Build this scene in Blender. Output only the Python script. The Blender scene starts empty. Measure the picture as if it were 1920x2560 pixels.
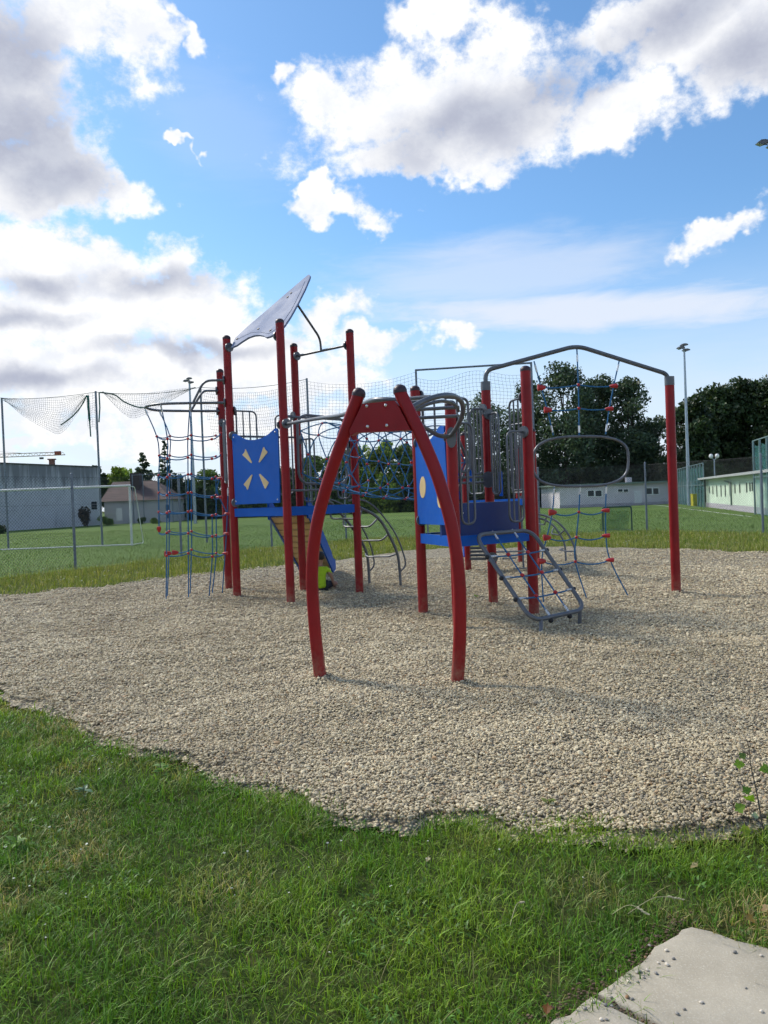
import bpy, math, random
import numpy as np
from mathutils import Vector, Matrix
random.seed(7); rng = np.random.default_rng(11)
SC = bpy.context.scene
COL = SC.collection
rad = math.radians

# ---------------------------------------------------------------- camera
F = 1923.0; CAM = Vector((0, 0, 1.55)); PITCH = rad(-0.894); ROLL = rad(2.2)
_f = Vector((0, math.cos(PITCH), math.sin(PITCH))); _r0 = Vector((1, 0, 0)); _u0 = Vector((0, -math.sin(PITCH), math.cos(PITCH)))
_R = _r0*math.cos(ROLL) - _u0*math.sin(ROLL); _U = _r0*math.sin(ROLL) + _u0*math.cos(ROLL)
cam = bpy.data.cameras.new('camera'); cam.sensor_fit = 'HORIZONTAL'; cam.sensor_width = 36; cam.lens = 36*F/1920
cam.clip_start = 0.05; cam.clip_end = 3000
camo = bpy.data.objects.new('camera', cam); COL.objects.link(camo)
camo.matrix_world = Matrix(((_R.x, _U.x, -_f.x, CAM.x), (_R.y, _U.y, -_f.y, CAM.y), (_R.z, _U.z, -_f.z, CAM.z), (0, 0, 0, 1)))
SC.camera = camo
def ray(u, v): return _f + _R*((u-960)/F) + _U*((1280-v)/F)
def G(u, v, z=0.0):                       # where the sight line of a picture point meets the ground
    d = ray(u, v); t = (z-CAM.z)/d.z; return CAM + d*t
def P(u, v, Y):                           # ... meets the depth Y
    d = ray(u, v); return CAM + d*(Y/d.y)
def V(u, v, a, b):                        # ... meets the upright plane over the line a-b
    n = Vector((-(b[1]-a[1]), b[0]-a[0], 0)); d = ray(u, v); t = n.dot(Vector((a[0], a[1], 0))-CAM)/n.dot(d); return CAM + d*t
def azel(u, v):
    d = ray(u, v).normalized(); return math.atan2(d.x, d.y), math.asin(d.z)

# ---------------------------------------------------------------- sun, sky, exposure
SUN_AZ, SUN_EL = rad(-52), rad(43)        # azimuth measured from +Y towards +X
sun = bpy.data.lights.new('sun', 'SUN'); sun.energy = 3.3; sun.angle = rad(12); sun.color = (1.0, 0.93, 0.82)
suno = bpy.data.objects.new('sun', sun); COL.objects.link(suno)
sd = Vector((math.sin(SUN_AZ)*math.cos(SUN_EL), math.cos(SUN_AZ)*math.cos(SUN_EL), math.sin(SUN_EL)))
suno.rotation_euler = sd.to_track_quat('Z', 'Y').to_euler()
SC.view_settings.view_transform = 'Standard'; SC.view_settings.look = 'None'
SC.view_settings.exposure = 0.3; SC.view_settings.gamma = 1.0; SC.view_settings.use_curve_mapping = False
SC.cycles.use_adaptive_sampling = True; SC.cycles.adaptive_threshold = 0.04
SC.cycles.max_bounces = 4; SC.cycles.use_denoising = True

class NT:                                 # small helper to write node trees
    def __init__(s, tree): s.t = tree
    def n(s, typ, **kw):
        nd = s.t.nodes.new(typ)
        for k, v in kw.items(): setattr(nd, k, v)
        return nd
    def inp(s, sock, v):
        if isinstance(v, bpy.types.NodeSocket): s.t.links.new(v, sock)
        elif v is not None: sock.default_value = v
    def m(s, op, a, b=None, c=None, clamp=False):
        nd = s.n('ShaderNodeMath', operation=op, use_clamp=clamp)
        for i, x in enumerate((a, b, c)):
            if x is not None: s.inp(nd.inputs[i], x)
        return nd.outputs[0]
    def vm(s, op, a, b=None, scale=None):
        nd = s.n('ShaderNodeVectorMath', operation=op); s.inp(nd.inputs[0], a)
        if b is not None: s.inp(nd.inputs[1], b)
        if scale is not None: s.inp(nd.inputs['Scale'], scale)
        return nd.outputs[0]
    def noise(s, vec, scale, detail=4, rough=.5, dist=0, color=False):
        nd = s.n('ShaderNodeTexNoise'); nd.inputs['Scale'].default_value = scale; nd.inputs['Detail'].default_value = detail
        nd.inputs['Roughness'].default_value = rough; nd.inputs['Distortion'].default_value = dist
        if vec is not None: s.inp(nd.inputs['Vector'], vec)
        return nd.outputs['Color'] if color else nd.outputs['Fac']
    def sstep(s, x, a, b, lo=0., hi=1.):
        nd = s.n('ShaderNodeMapRange', interpolation_type='SMOOTHSTEP'); s.inp(nd.inputs[0], x)
        for i, q in enumerate((a, b, lo, hi)): s.inp(nd.inputs[1+i], q)
        return nd.outputs[0]
    def mix(s, fac, a, b, mode='MIX'):
        nd = s.n('ShaderNodeMix', data_type='RGBA', blend_type=mode); s.inp(nd.inputs[0], fac)
        for sock, x in ((nd.inputs[6], a), (nd.inputs[7], b)):
            if isinstance(x, (tuple, list)): sock.default_value = (*x[:3], 1)
            else: s.inp(sock, x)
        return nd.outputs[2]

world = bpy.data.worlds.new('World'); SC.world = world; world.use_nodes = True
def build_sky():
    T = NT(world.node_tree); T.t.nodes.clear()
    out = T.n('ShaderNodeOutputWorld'); bg = T.n('ShaderNodeBackground'); T.t.links.new(bg.outputs[0], out.inputs[0])
    sky = T.n('ShaderNodeTexSky', sky_type='NISHITA'); sky.sun_disc = False; sky.sun_elevation = SUN_EL; sky.sun_rotation = SUN_AZ
    sky.altitude = 120; sky.air_density = 1.0; sky.dust_density = 0.6; sky.ozone_density = 2.5
    STR = 0.14
    d = T.n('ShaderNodeTexCoord').outputs['Generated']
    sp = T.n('ShaderNodeSeparateXYZ'); T.inp(sp.inputs[0], d); X, Y, Z = sp.outputs
    az0 = T.m('ARCTAN2', X, Y); el0 = T.m('ARCSINE', Z)
    # billow warp: coarse and fine
    w1 = T.vm('SUBTRACT', T.noise(d, 7, 2, .55, color=True), (.5, .5, .5)); w2 = T.vm('SUBTRACT', T.noise(d, 26, 3, .62, color=True), (.5, .5, .5))
    s1 = T.n('ShaderNodeSeparateXYZ'); T.inp(s1.inputs[0], w1); s2 = T.n('ShaderNodeSeparateXYZ'); T.inp(s2.inputs[0], w2)
    az = T.m('ADD', az0, T.m('ADD', T.m('MULTIPLY', s1.outputs[0], .14), T.m('MULTIPLY', s2.outputs[0], .075)))
    el = T.m('ADD', el0, T.m('ADD', T.m('MULTIPLY', s1.outputs[2], .12), T.m('MULTIPLY', s2.outputs[2], .065)))
    azs = T.m('ADD', az0, T.m('ADD', T.m('MULTIPLY', s1.outputs[1], .12), T.m('MULTIPLY', s2.outputs[1], .025)))
    els = T.m('ADD', el0, T.m('ADD', T.m('MULTIPLY', s1.outputs[0], .09), T.m('MULTIPLY', s2.outputs[0], .02)))
    def cvec(A, E):
        nd = T.n('ShaderNodeCombineXYZ'); T.inp(nd.inputs[0], A); T.inp(nd.inputs[1], E); return nd.outputs[0]
    vb, vs_, v0 = cvec(az, el), cvec(azs, els), cvec(az0, el0)
    def blob(u, v, ru, rv, rot=0., W=None):                      # distance from a cloud's middle, 1 on its rim
        a0, e0 = azel(u, v); nd = T.n('ShaderNodeMapping', vector_type='TEXTURE'); T.inp(nd.inputs[0], vb if W is None else W)
        nd.inputs[1].default_value = (a0, e0, 0); nd.inputs[2].default_value = (0, 0, -rad(rot)+ROLL)
        nd.inputs[3].default_value = (ru/F*math.cos(math.atan((u-960)/F))**2/math.cos(e0), rv/F*math.cos(e0)**1.5, 1)
        l = T.n('ShaderNodeVectorMath', operation='LENGTH'); T.inp(l.inputs[0], nd.outputs[0]); return l.outputs['Value']
    def union(bl):
        r = bl[0]
        for b in bl[1:]: r = T.m('SMOOTH_MIN', r, b, .12)
        return T.m('SUBTRACT', 1.0, r)
    cum = union([blob(-20, 200, 300, 330, 0), blob(170, 60, 190, 130), blob(340, 95, 95, 130, 10), blob(120, 440, 230, 110, 0), blob(300, 470, 80, 70), # big bank, upper left
                 blob(1150, 270, 400, 185, 0), blob(840, 250, 150, 85, 25), blob(1120, 420, 260, 60, 0), blob(1530, 285, 170, 95, 5), # middle cloud
                 blob(1840, 80, 330, 150, 6), blob(1620, 30, 150, 100), blob(1060, 30, 95, 70, 30),              # top right
                 blob(830, 520, 135, 50, 14), blob(745, 490, 70, 34, 0), blob(1790, 572, 125, 40, -10),          # two small ones
                 blob(440, 310, 36, 14, 40), blob(455, 70, 60, 34, 40), blob(680, 185, 32, 40, 0), blob(755, 185, 32, 24),
                 blob(130, 640, 360, 95, 12), blob(200, 760, 440, 130, 8), blob(480, 800, 360, 110, 14), blob(820, 800, 110, 66, 0), blob(120, 910, 440, 120, 2),
                 blob(930, 890, 120, 50, 5), blob(1140, 858, 85, 40, 0), blob(540, 920, 400, 95, 2), blob(250, 1010, 440, 75, 0), blob(720, 980, 320, 65, 0), blob(100, 1085, 360, 34, 0), blob(560, 1075, 360, 38, 0)])
    # elsewhere: broken cumulus of the same kind, the frame's surroundings included
    va0, ve0 = azel(960, 700)
    away = T.sstep(T.m('SQRT', T.m('ADD', T.m('POWER', T.m('SUBTRACT', az0, va0), 2), T.m('POWER', T.m('SUBTRACT', el0, ve0), 2))), .62, .85)
    broken = T.m('MULTIPLY', T.m('SUBTRACT', T.noise(d, 3.1, 3, .5), .5), 2.6)
    cum = T.m('MAXIMUM', cum, T.m('SUBTRACT', T.m('MULTIPLY', T.m('ADD', broken, 1.0), away), 1.0))
    fine = T.noise(T.vm('MULTIPLY', d, (1, 1, 1.3)), 17, 8, .66)
    dens = T.m('ADD', cum, T.m('MULTIPLY', T.m('SUBTRACT', fine, .50), 1.75))
    mask = T.sstep(dens, -.06, .46)
    # shaded undersides / thick hearts of the clouds, never out to the bright rim
    heart = union([blob(20, 330, 380, 230, 12, vs_), blob(-20, 110, 190, 150, 0, vs_), blob(140, 440, 260, 95, 0, vs_),
                   blob(1190, 320, 330, 120, -4, vs_), blob(1420, 200, 210, 90, -10, vs_), blob(1700, 40, 200, 90, 0, vs_), blob(1880, 150, 170, 110, 0, vs_),
                   blob(370, 715, 190, 56, 0, vs_), blob(120, 715, 110, 44, 0, vs_), blob(480, 880, 330, 32, 2, vs_), blob(90, 950, 300, 40, 2, vs_),
                   blob(60, 800, 180, 34, 0, vs_)])
    heart = T.m('ADD', heart, T.m('MULTIPLY', T.m('SUBTRACT', T.noise(d, 9, 3, .5), .5), .7))
    hb = T.m('SUBTRACT', T.m('MULTIPLY', T.m('ADD', T.m('SUBTRACT', broken, .25), 1.0), away), 1.0)
    heart = T.m('MULTIPLY', T.sstep(T.m('MAXIMUM', heart, hb), -.08, .92), T.sstep(T.m('ADD', cum, T.m('MULTIPLY', T.m('SUBTRACT', fine, .5), .8)), .10, .42))
    puff = T.sstep(fine, .36, .66)
    ccol = T.mix(heart, T.mix(puff, (.74, .765, .82), (.91, .91, .91)), T.mix(puff, (.39, .415, .51), (.47, .50, .585)))
    # veil: thin streaks and the white band low in the sky
    streak = T.noise(T.vm('MULTIPLY', d, (1.0, 1.0, 5.0)), 9, 5, .6, .4)
    def smoothblob(*a): return T.sstep(T.m('ADD', T.m('SUBTRACT', 1.0, blob(*a, W=v0)), T.m('MULTIPLY', T.m('SUBTRACT', streak, .5), .9)), 0., .75)
    band = T.m('MAXIMUM', smoothblob(1480, 778, 850, 70, 6), T.m('MULTIPLY', smoothblob(1250, 690, 560, 130, 2), .60))
    band = T.m('MAXIMUM', band, T.m('MULTIPLY', smoothblob(560, 330, 260, 190, 15), .16))
    low = T.sstep(el0, .36, .03); low = T.m('MULTIPLY', T.m('POWER', low, 1.4), T.sstep(streak, .0, .9, .72, 1.0))
    veil = T.m('MAXIMUM', T.m('MULTIPLY', band, .92), T.m('MULTIPLY', low, .97), clamp=True)
    base = T.vm('SCALE', sky.outputs[0], scale=STR)
    base = T.mix(1.0, base, (.72, .95, 1.06), 'MULTIPLY')
    base = T.mix(veil, base, (.66, .71, .81))
    T.inp(bg.inputs[0], T.mix(mask, base, ccol)); bg.inputs[1].default_value = 1.0
build_sky()
world.cycles.sampling_method = 'NONE'

# ---------------------------------------------------------------- materials
MATS = {}
def mat(name, col, rough=.5, metal=0., var=.12, vscale=6., bump=0., bscale=40., spec=.5, dirt=None, coat=0.):
    if name in MATS: return MATS[name]
    m = bpy.data.materials.new(name); m.use_nodes = True; T = NT(m.node_tree)
    b = T.t.nodes['Principled BSDF']; b.inputs['Roughness'].default_value = rough; b.inputs['Metallic'].default_value = metal
    b.inputs['Specular IOR Level'].default_value = spec; b.inputs['Coat Weight'].default_value = coat
    pos = T.n('ShaderNodeNewGeometry').outputs['Position']
    n1 = T.noise(pos, vscale, 5, .6)
    lo = tuple(c*(1-var) for c in col); hi = tuple(min(1, c*(1+var)) for c in col)
    c = T.mix(T.sstep(n1, .3, .7), lo, hi)
    if dirt:
        c = T.mix(T.m('MULTIPLY', T.sstep(T.noise(pos, vscale*3.1, 6, .65), .52, .78), dirt[1]), c, dirt[0])
    T.inp(b.inputs['Base Color'], c)
    T.inp(b.inputs['Roughness'], T.sstep(T.noise(pos, vscale*4, 4, .6), .2, .8, max(.05, rough-.08), min(1, rough+.1)))
    if bump:
        bp = T.n('ShaderNodeBump'); bp.inputs['Strength'].default_value = bump; bp.inputs['Distance'].default_value = .01
        T.inp(bp.inputs['Height'], T.noise(pos, bscale, 5, .6)); T.inp(b.inputs['Normal'], bp.outputs[0])
    MATS[name] = m; return m
def red_nodes():
    m = bpy.data.materials.new('red_paint'); m.use_nodes = True; T = NT(m.node_tree); b = T.t.nodes['Principled BSDF']; pos = T.n('ShaderNodeNewGeometry').outputs['Position']
    s_ = T.n('ShaderNodeSeparateXYZ'); T.inp(s_.inputs[0], pos)
    c = T.mix(T.sstep(T.noise(pos, 2.2, 5, .6), .3, .7), (.215, .006, .009), (.285, .009, .012)); c = T.mix(T.sstep(T.noise(T.vm('MULTIPLY', pos, (1, 1, .25)), 26, 6, .7), .56, .74, 0, .45), c, (.15, .016, .016))
    scr = T.sstep(T.noise(T.vm('MULTIPLY', pos, (1, 1, .5)), 60, 3, .6), .70, .76, 0, .6); c = T.mix(scr, c, (.36, .10, .085))
    dust = T.m('MULTIPLY', T.sstep(s_.outputs[2], .42, .0), T.sstep(T.noise(pos, 9, 5, .65), .35, .75)); c = T.mix(T.m('MULTIPLY', dust, .65), c, (.30, .20, .14))
    T.inp(b.inputs['Base Color'], c); T.inp(b.inputs['Roughness'], T.sstep(T.noise(pos, 14, 4, .6), .2, .8, .30, .5)); b.inputs['Specular IOR Level'].default_value = .28; return m
RED = red_nodes()
PLUM = mat('plum_cap', (.035, .014, .02), .45, var=.1)
GREY = mat('grey_tube', (.115, .125, .14), .36, metal=.35, var=.12, vscale=8)
STEEL = mat('galvanised_steel', (.42, .44, .46), .38, metal=.8, var=.2, vscale=20)
BLUE = mat('blue_panel', (.001, .088, .42), .5, var=.06, vscale=3, spec=.22, dirt=((.01, .07, .33), .25))
NAVY = mat('navy_panel', (.004, .03, .16), .45, var=.08)
TAN = mat('tan_panel', (.60, .45, .22), .55, var=.06)
ROPE = mat('blue_rope', (.016, .125, .28), .75, var=.2, vscale=60, bump=.4, bscale=160)
KNOT = mat('red_connector', (.42, .016, .018), .42, var=.1)
SILV = mat('silver_ferrule', (.62, .63, .63), .3, metal=.85, var=.1)
BLACK = mat('black_rubber', (.012, .012, .014), .6)
ROOFP = mat('grey_roof_panel', (.18, .225, .345), .6, var=.01, vscale=.6, spec=.1)
DSTEP = mat('dark_grating', (.06, .065, .07), .6, bump=.2)

# ---------------------------------------------------------------- mesh helpers
def tag(o, label=None, cat=None, group=None, kind=None):
    for k, v in (('label', label), ('category', cat), ('group', group), ('kind', kind)):
        if v: o[k] = v
    return o
def empty(name, loc=(0, 0, 0)):
    o = bpy.data.objects.new(name, None); o.location = loc; o.empty_display_size = .2; COL.objects.link(o); return o
class MB:
    def __init__(s): s.v = []; s.f = []
    def add(s, vs, fs):
        k = len(s.v); s.v += [tuple(p) for p in vs]; s.f += [tuple(i+k for i in f) for f in fs]; return s
    def box(s, c, sx, sy, sz, rz=0.):
        c = Vector(c); ca, sa = math.cos(rz), math.sin(rz); vs = []
        for z in (-.5, .5):
            for x, y in ((-.5, -.5), (.5, -.5), (.5, .5), (-.5, .5)):
                vs.append((c.x+x*sx*ca-y*sy*sa, c.y+x*sx*sa+y*sy*ca, c.z+z*sz))
        return s.add(vs, [(0, 3, 2, 1), (4, 5, 6, 7), (0, 1, 5, 4), (1, 2, 6, 5), (2, 3, 7, 6), (3, 0, 4, 7)])
    def beam(s, a, b, z0, z1, th, ext=0.):                      # upright plank between two plan points
        a = Vector((a[0], a[1])); b = Vector((b[0], b[1])); d = (b-a); L = d.length; c = (a+b)/2
        return s.box((c.x, c.y, (z0+z1)/2), L+2*ext, th, z1-z0, math.atan2(d.y, d.x))
    def tube(s, pts, r, n=10, cap=True, sx=1., closed=False, power=2.):
        pts = [Vector(p) for p in pts]; N = len(pts); vs = []; ref = None
        for i, p in enumerate(pts):
            a = pts[(i-1) % N] if (closed or i) else p; b = pts[(i+1) % N] if (closed or i < N-1) else p
            t = (b-a).normalized()
            if ref is None: ref = Vector((0, 0, 1)) if abs(t.z) < .9 else Vector((0, 1, 0))
            x = ref.cross(t)
            if x.length < 1e-6: x = Vector((1, 0, 0)).cross(t)
            x.normalize(); y = t.cross(x); ref = y
            rr = r[i] if isinstance(r, (list, tuple)) else r
            for k in range(n):
                q = 2*math.pi*(k+.5)/n; cx, cy = math.cos(q), math.sin(q)
                if power != 2.: cx, cy = math.copysign(abs(cx)**(2/power), cx), math.copysign(abs(cy)**(2/power), cy)
                vs.append(p + x*(cx*rr*sx) + y*(cy*rr))
        fs = []
        for i in range(N if closed else N-1):
            j = (i+1) % N
            for k in range(n): fs.append((i*n+k, i*n+(k+1) % n, j*n+(k+1) % n, j*n+k))
        if cap and not closed: fs += [tuple(range(n-1, -1, -1)), tuple(range((N-1)*n, N*n))]
        return s.add(vs, fs)
    def poly(s, pts, n, th):                                     # flat outline with thickness along n
        pts = [Vector(p) for p in pts]; n = Vector(n).normalized()*th/2; k = len(pts)
        vs = [p+n for p in pts]+[p-n for p in pts]
        return s.add(vs, [tuple(range(k)), tuple(range(2*k-1, k-1, -1))]+[(i, i+k, (i+1) % k+k, (i+1) % k) for i in range(k)])
    def disc(s, c, n, r, th, seg=16, sy=1.):
        n = Vector(n).normalized(); x = n.orthogonal().normalized()
        if abs(n.z) < .9: x = Vector((-n.y, n.x, 0)).normalized()
        y = n.cross(x); c = Vector(c)
        return s.poly([c+x*(r*math.cos(2*math.pi*i/seg))+y*(r*sy*math.sin(2*math.pi*i/seg)) for i in range(seg)], n, th)
    def dome(s, c, r, h, n=16, m=5):
        c = Vector(c); vs = []; fs = []
        for j in range(m):
            a = math.pi/2*j/m
            for k in range(n): q = 2*math.pi*k/n; vs.append(c+Vector((r*math.cos(a)*math.cos(q), r*math.cos(a)*math.sin(q), h*math.sin(a))))
        vs.append(c+Vector((0, 0, h)))
        for j in range(m-1):
            for k in range(n): fs.append((j*n+k, j*n+(k+1) % n, (j+1)*n+(k+1) % n, (j+1)*n+k))
        for k in range(n): fs.append(((m-1)*n+k, (m-1)*n+(k+1) % n, m*n))
        return s.add(vs, fs)
    def ball(s, c, r, n=10, m=6, sc=(1, 1, 1)):
        c = Vector(c); vs = [c+Vector((0, 0, -r*sc[2]))]; fs = []
        for j in range(1, m):
            a = -math.pi/2+math.pi*j/m
            for k in range(n): q = 2*math.pi*k/n; vs.append(c+Vector((r*sc[0]*math.cos(a)*math.cos(q), r*sc[1]*math.cos(a)*math.sin(q), r*sc[2]*math.sin(a))))
        vs.append(c+Vector((0, 0, r*sc[2]))); L = len(vs)-1
        for k in range(n): fs.append((0, 1+(k+1) % n, 1+k)); fs.append((L, L-n+k, L-n+(k+1) % n))
        for j in range(m-2):
            for k in range(n): fs.append((1+j*n+k, 1+j*n+(k+1) % n, 1+(j+1)*n+(k+1) % n, 1+(j+1)*n+k))
        return s.add(vs, fs)
    def build(s, name, m, parent=None, smooth=True, angle=40):
        me = bpy.data.meshes.new(name); me.from_pydata(s.v, [], s.f); me.update(); me.validate()
        me.materials.append(m)
        if smooth:
            me.polygons.foreach_set('use_smooth', [True]*len(me.polygons)); me.set_sharp_from_angle(angle=rad(angle))
        o = bpy.data.objects.new(name, me); COL.objects.link(o)
        if parent is not None: o.parent = parent; o.matrix_parent_inverse = parent_inv(parent)
        return o
def wmat(o):
    b = Matrix.LocRotScale(o.location, o.rotation_euler, o.scale)
    return b if o.parent is None else wmat(o.parent) @ o.matrix_parent_inverse @ b
def parent_inv(p): return wmat(p).inverted()
def place(mesh_ob_data, name, loc, parent, rz=0., scale=None, rot=None):     # a piece sharing mesh data
    o = bpy.data.objects.new(name, mesh_ob_data); COL.objects.link(o); o.location = loc
    o.rotation_euler = rot if rot is not None else (0, 0, rz)
    if scale is not None: o.scale = scale if hasattr(scale, '__len__') else (scale,)*3
    if parent is not None: o.parent = parent; o.matrix_parent_inverse = parent_inv(parent)
    return o
def meshdata(mb, name, m, smooth=True, angle=40):
    o = mb.build(name, m, None, smooth, angle); d = o.data; bpy.data.objects.remove(o); return d
def fillet(pts, r, n=5):                                         # round the corners of a polyline
    pts = [Vector(p) for p in pts]; out = [pts[0]]
    for i in range(1, len(pts)-1):
        a, p, b = pts[i-1], pts[i], pts[i+1]; ra = min(r, (a-p).length*.49, (b-p).length*.49)
        s, e = p+(a-p).normalized()*ra, p+(b-p).normalized()*ra
        for k in range(n+1): t = k/n; out.append(s*(1-t)**2+p*2*t*(1-t)+e*t*t)
    out.append(pts[-1]); return out
def spline(pts, n=6, closed=False):                              # Catmull-Rom through the points
    pts = [Vector(p) for p in pts]; N = len(pts); out = []
    for i in range(N if closed else N-1):
        g = (lambda k: pts[k % N]) if closed else (lambda k: pts[max(0, min(N-1, k))])
        p0, p1, p2, p3 = g(i-1), g(i), g(i+1), g(i+2)
        for k in range(n):
            t = k/n; out.append(.5*((2*p1)+(p2-p0)*t+(2*p0-5*p1+4*p2-p3)*t*t+(3*p1-p0-3*p2+p3)*t**3))
    if not closed: out.append(pts[-1])
    return out
def sag(a, b, s, n=6):
    a, b = Vector(a), Vector(b); return [a.lerp(b, k/n)+Vector((0, 0, -s*4*(k/n)*(1-k/n))) for k in range(n+1)]
def fbm(x, y, seed=0, octaves=4, gain=.5):
    x = np.asarray(x, float); y = np.asarray(y, float); tot = np.zeros_like(x); amp = 1.; nrm = 0.
    for o in range(octaves):
        r = np.random.default_rng(seed*131+o); L = r.random((64, 64)); xs = x*2**o+17.3*o; ys = y*2**o+5.1*o
        xi = np.floor(xs).astype(int); yi = np.floor(ys).astype(int); fx = xs-xi; fy = ys-yi; fx = fx*fx*(3-2*fx); fy = fy*fy*(3-2*fy)
        g = lambda i, j: L[i % 64, j % 64]
        tot += amp*((g(xi, yi)*(1-fx)+g(xi+1, yi)*fx)*(1-fy)+(g(xi, yi+1)*(1-fx)+g(xi+1, yi+1)*fx)*fy); nrm += amp; amp *= gain
    return tot/nrm
def np_mesh(name, V_, faces, m, parent=None, cols=None, smooth=False):
    """faces: list of (K, n) index arrays"""
    me = bpy.data.meshes.new(name); me.vertices.add(len(V_)); me.vertices.foreach_set('co', np.asarray(V_, np.float32).ravel())
    tot = sum(f.size for f in faces); nf = sum(len(f) for f in faces)
    me.loops.add(tot); me.loops.foreach_set('vertex_index', np.concatenate([f.ravel() for f in faces]).astype(np.int32))
    me.polygons.add(nf); sz = np.concatenate([np.full(len(f), f.shape[1]) for f in faces]); st = np.concatenate([[0], np.cumsum(sz)[:-1]])
    me.polygons.foreach_set('loop_start', st.astype(np.int32)); me.update(calc_edges=True)
    if smooth: me.polygons.foreach_set('use_smooth', np.ones(nf, bool))
    if cols is not None:
        a = me.attributes.new('col', 'FLOAT_COLOR', 'POINT'); a.data.foreach_set('color', np.concatenate([cols, np.ones((len(cols), 1))], 1).astype(np.float32).ravel())
    me.materials.append(m); o = bpy.data.objects.new(name, me); COL.objects.link(o)
    if parent is not None: o.parent = parent; o.matrix_parent_inverse = parent_inv(parent)
    return o

# ================================================================ GROUND
K = 1920/1659
def ov(pts): return [G(u*K, v*K) for u, v in pts]
far_edge = [(p.x, p.y) for p in ov([(-160, 1312), (0, 1290), (150, 1274), (290, 1258), (400, 1246), (500, 1236), (640, 1221), (760, 1206), (870, 1192), (965, 1185), (1022, 1187), (1162, 1181), (1300, 1183), (1470, 1188), (1560, 1193), (1660, 1196), (1760, 1204)])]
near_edge = [(p.x, p.y) for p in ov([(1660, 1785), (1590, 1792), (1500, 1795), (1350, 1812), (1200, 1808), (1100, 1790), (1050, 1765), (950, 1770), (900, 1800), (820, 1795), (730, 1752), (690, 1742), (620, 1715), (560, 1690), (420, 1652), (300, 1622), (200, 1590), (60, 1512), (0, 1482)])]
GPOLY = np.array(far_edge+[(15, 17), (12.5, 10), (8, 6), (5, 4.1), (3.2, 3.4)]+near_edge+[(-4.6, 7.6), (-6.5, 9.2), (-9, 11.2), (-10.5, 13.0)])
def inpoly(x, y, poly=GPOLY):
    x = np.asarray(x); y = np.asarray(y); r = np.zeros(x.shape, bool); n = len(poly)
    for i in range(n):
        x1, y1 = poly[i]; x2, y2 = poly[(i+1) % n]
        if y1 == y2: continue
        c = ((y1 > y) != (y2 > y)) & (x < (x2-x1)*(y-y1)/(y2-y1)+x1); r ^= c
    return r
def edge_dist(x, y, poly=GPOLY):
    d = np.full(np.shape(x), 1e9); n = len(poly)
    for i in range(n):
        a = poly[i]; b = poly[(i+1) % n]; ab = b-a; t = np.clip(((x-a[0])*ab[0]+(y-a[1])*ab[1])/(ab@ab), 0, 1)
        d = np.minimum(d, np.hypot(x-a[0]-t*ab[0], y-a[1]-t*ab[1]))
    return d
FEET = [(G(u_, v_).x, G(u_, v_).y) for u_, v_ in ((593, 1496), (728, 1512), (759, 1477), (900, 1486), (1059, 1539), (1335, 1541), (1234, 1513), (1691, 1490), (801, 1699), (1142, 1714))]   # gravel heaped round the posts
PITS = [(-1.05, 13.2, .75, .07), (-.5, 13.35, .35, -.09)]        # the hole and the heap by the child
def gz(x, y):
    z = .06*(fbm(x*.7, y*.7, 1, 2)-.5)+.065*(fbm(x*1.9, y*1.9, 2, 2)-.5)+.035*(fbm(x*4.5, y*4.5, 3, 2)-.5)
    for px, py in FEET: z = z+.035*np.exp(-((x-px)**2+(y-py)**2)/.16**2)-.03*np.exp(-((x-px-.35)**2+(y-py-.2)**2)/.4**2)
    for px, py, r, d in PITS: z = z-d*np.exp(-((x-px)**2+(y-py)**2)/(r*.55)**2)
    return np.maximum(z+.024, -.02+.01*(z+.024))

def stone_nodes(T, b, pos):
    v = T.n('ShaderNodeTexVoronoi'); v.inputs['Scale'].default_value = 52; T.inp(v.inputs['Vector'], pos)
    v2 = T.n('ShaderNodeTexVoronoi'); v2.inputs['Scale'].default_value = 15; T.inp(v2.inputs['Vector'], T.vm('ADD', pos, T.vm('SCALE', T.noise(pos, 9, 3, .6, color=True), scale=.12)))
    sx = T.n('ShaderNodeSeparateXYZ'); T.inp(sx.inputs[0], v.outputs['Color']); s2 = T.n('ShaderNodeSeparateXYZ'); T.inp(s2.inputs[0], v2.outputs['Color'])
    c = T.mix(T.m('ADD', T.m('MULTIPLY', sx.outputs[0], .6), T.m('MULTIPLY', s2.outputs[0], .4)), (.335, .265, .155), (.81, .70, .475)); c = T.mix(T.sstep(sx.outputs[1], .7, .95), c, (.30, .27, .22))
    c = T.mix(T.sstep(v.outputs['Distance'], .42, .75), c, (.12, .10, .07)); c = T.mix(T.sstep(v2.outputs['Distance'], .45, .85, 0, .7), c, (.15, .125, .085))
    T.inp(b.inputs['Base Color'], c)
    bp = T.n('ShaderNodeBump'); bp.inputs['Strength'].default_value = 1.0; bp.inputs['Distance'].default_value = .03
    h = T.m('SUBTRACT', 1.0, v.outputs['Distance']); T.inp(bp.inputs['Height'], T.m('ADD', h, T.m('MULTIPLY', T.m('SUBTRACT', 1., v2.outputs['Distance']), 1.6))); T.inp(b.inputs['Normal'], bp.outputs[0])
    b.inputs['Roughness'].default_value = .85
def simple(name, fn):
    m = bpy.data.materials.new(name); m.use_nodes = True; T = NT(m.node_tree); b = T.t.nodes['Principled BSDF']
    fn(T, b, T.n('ShaderNodeNewGeometry').outputs['Position']); MATS[name] = m; return m
GRAVEL = simple('gravel_bed', stone_nodes)
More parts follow.
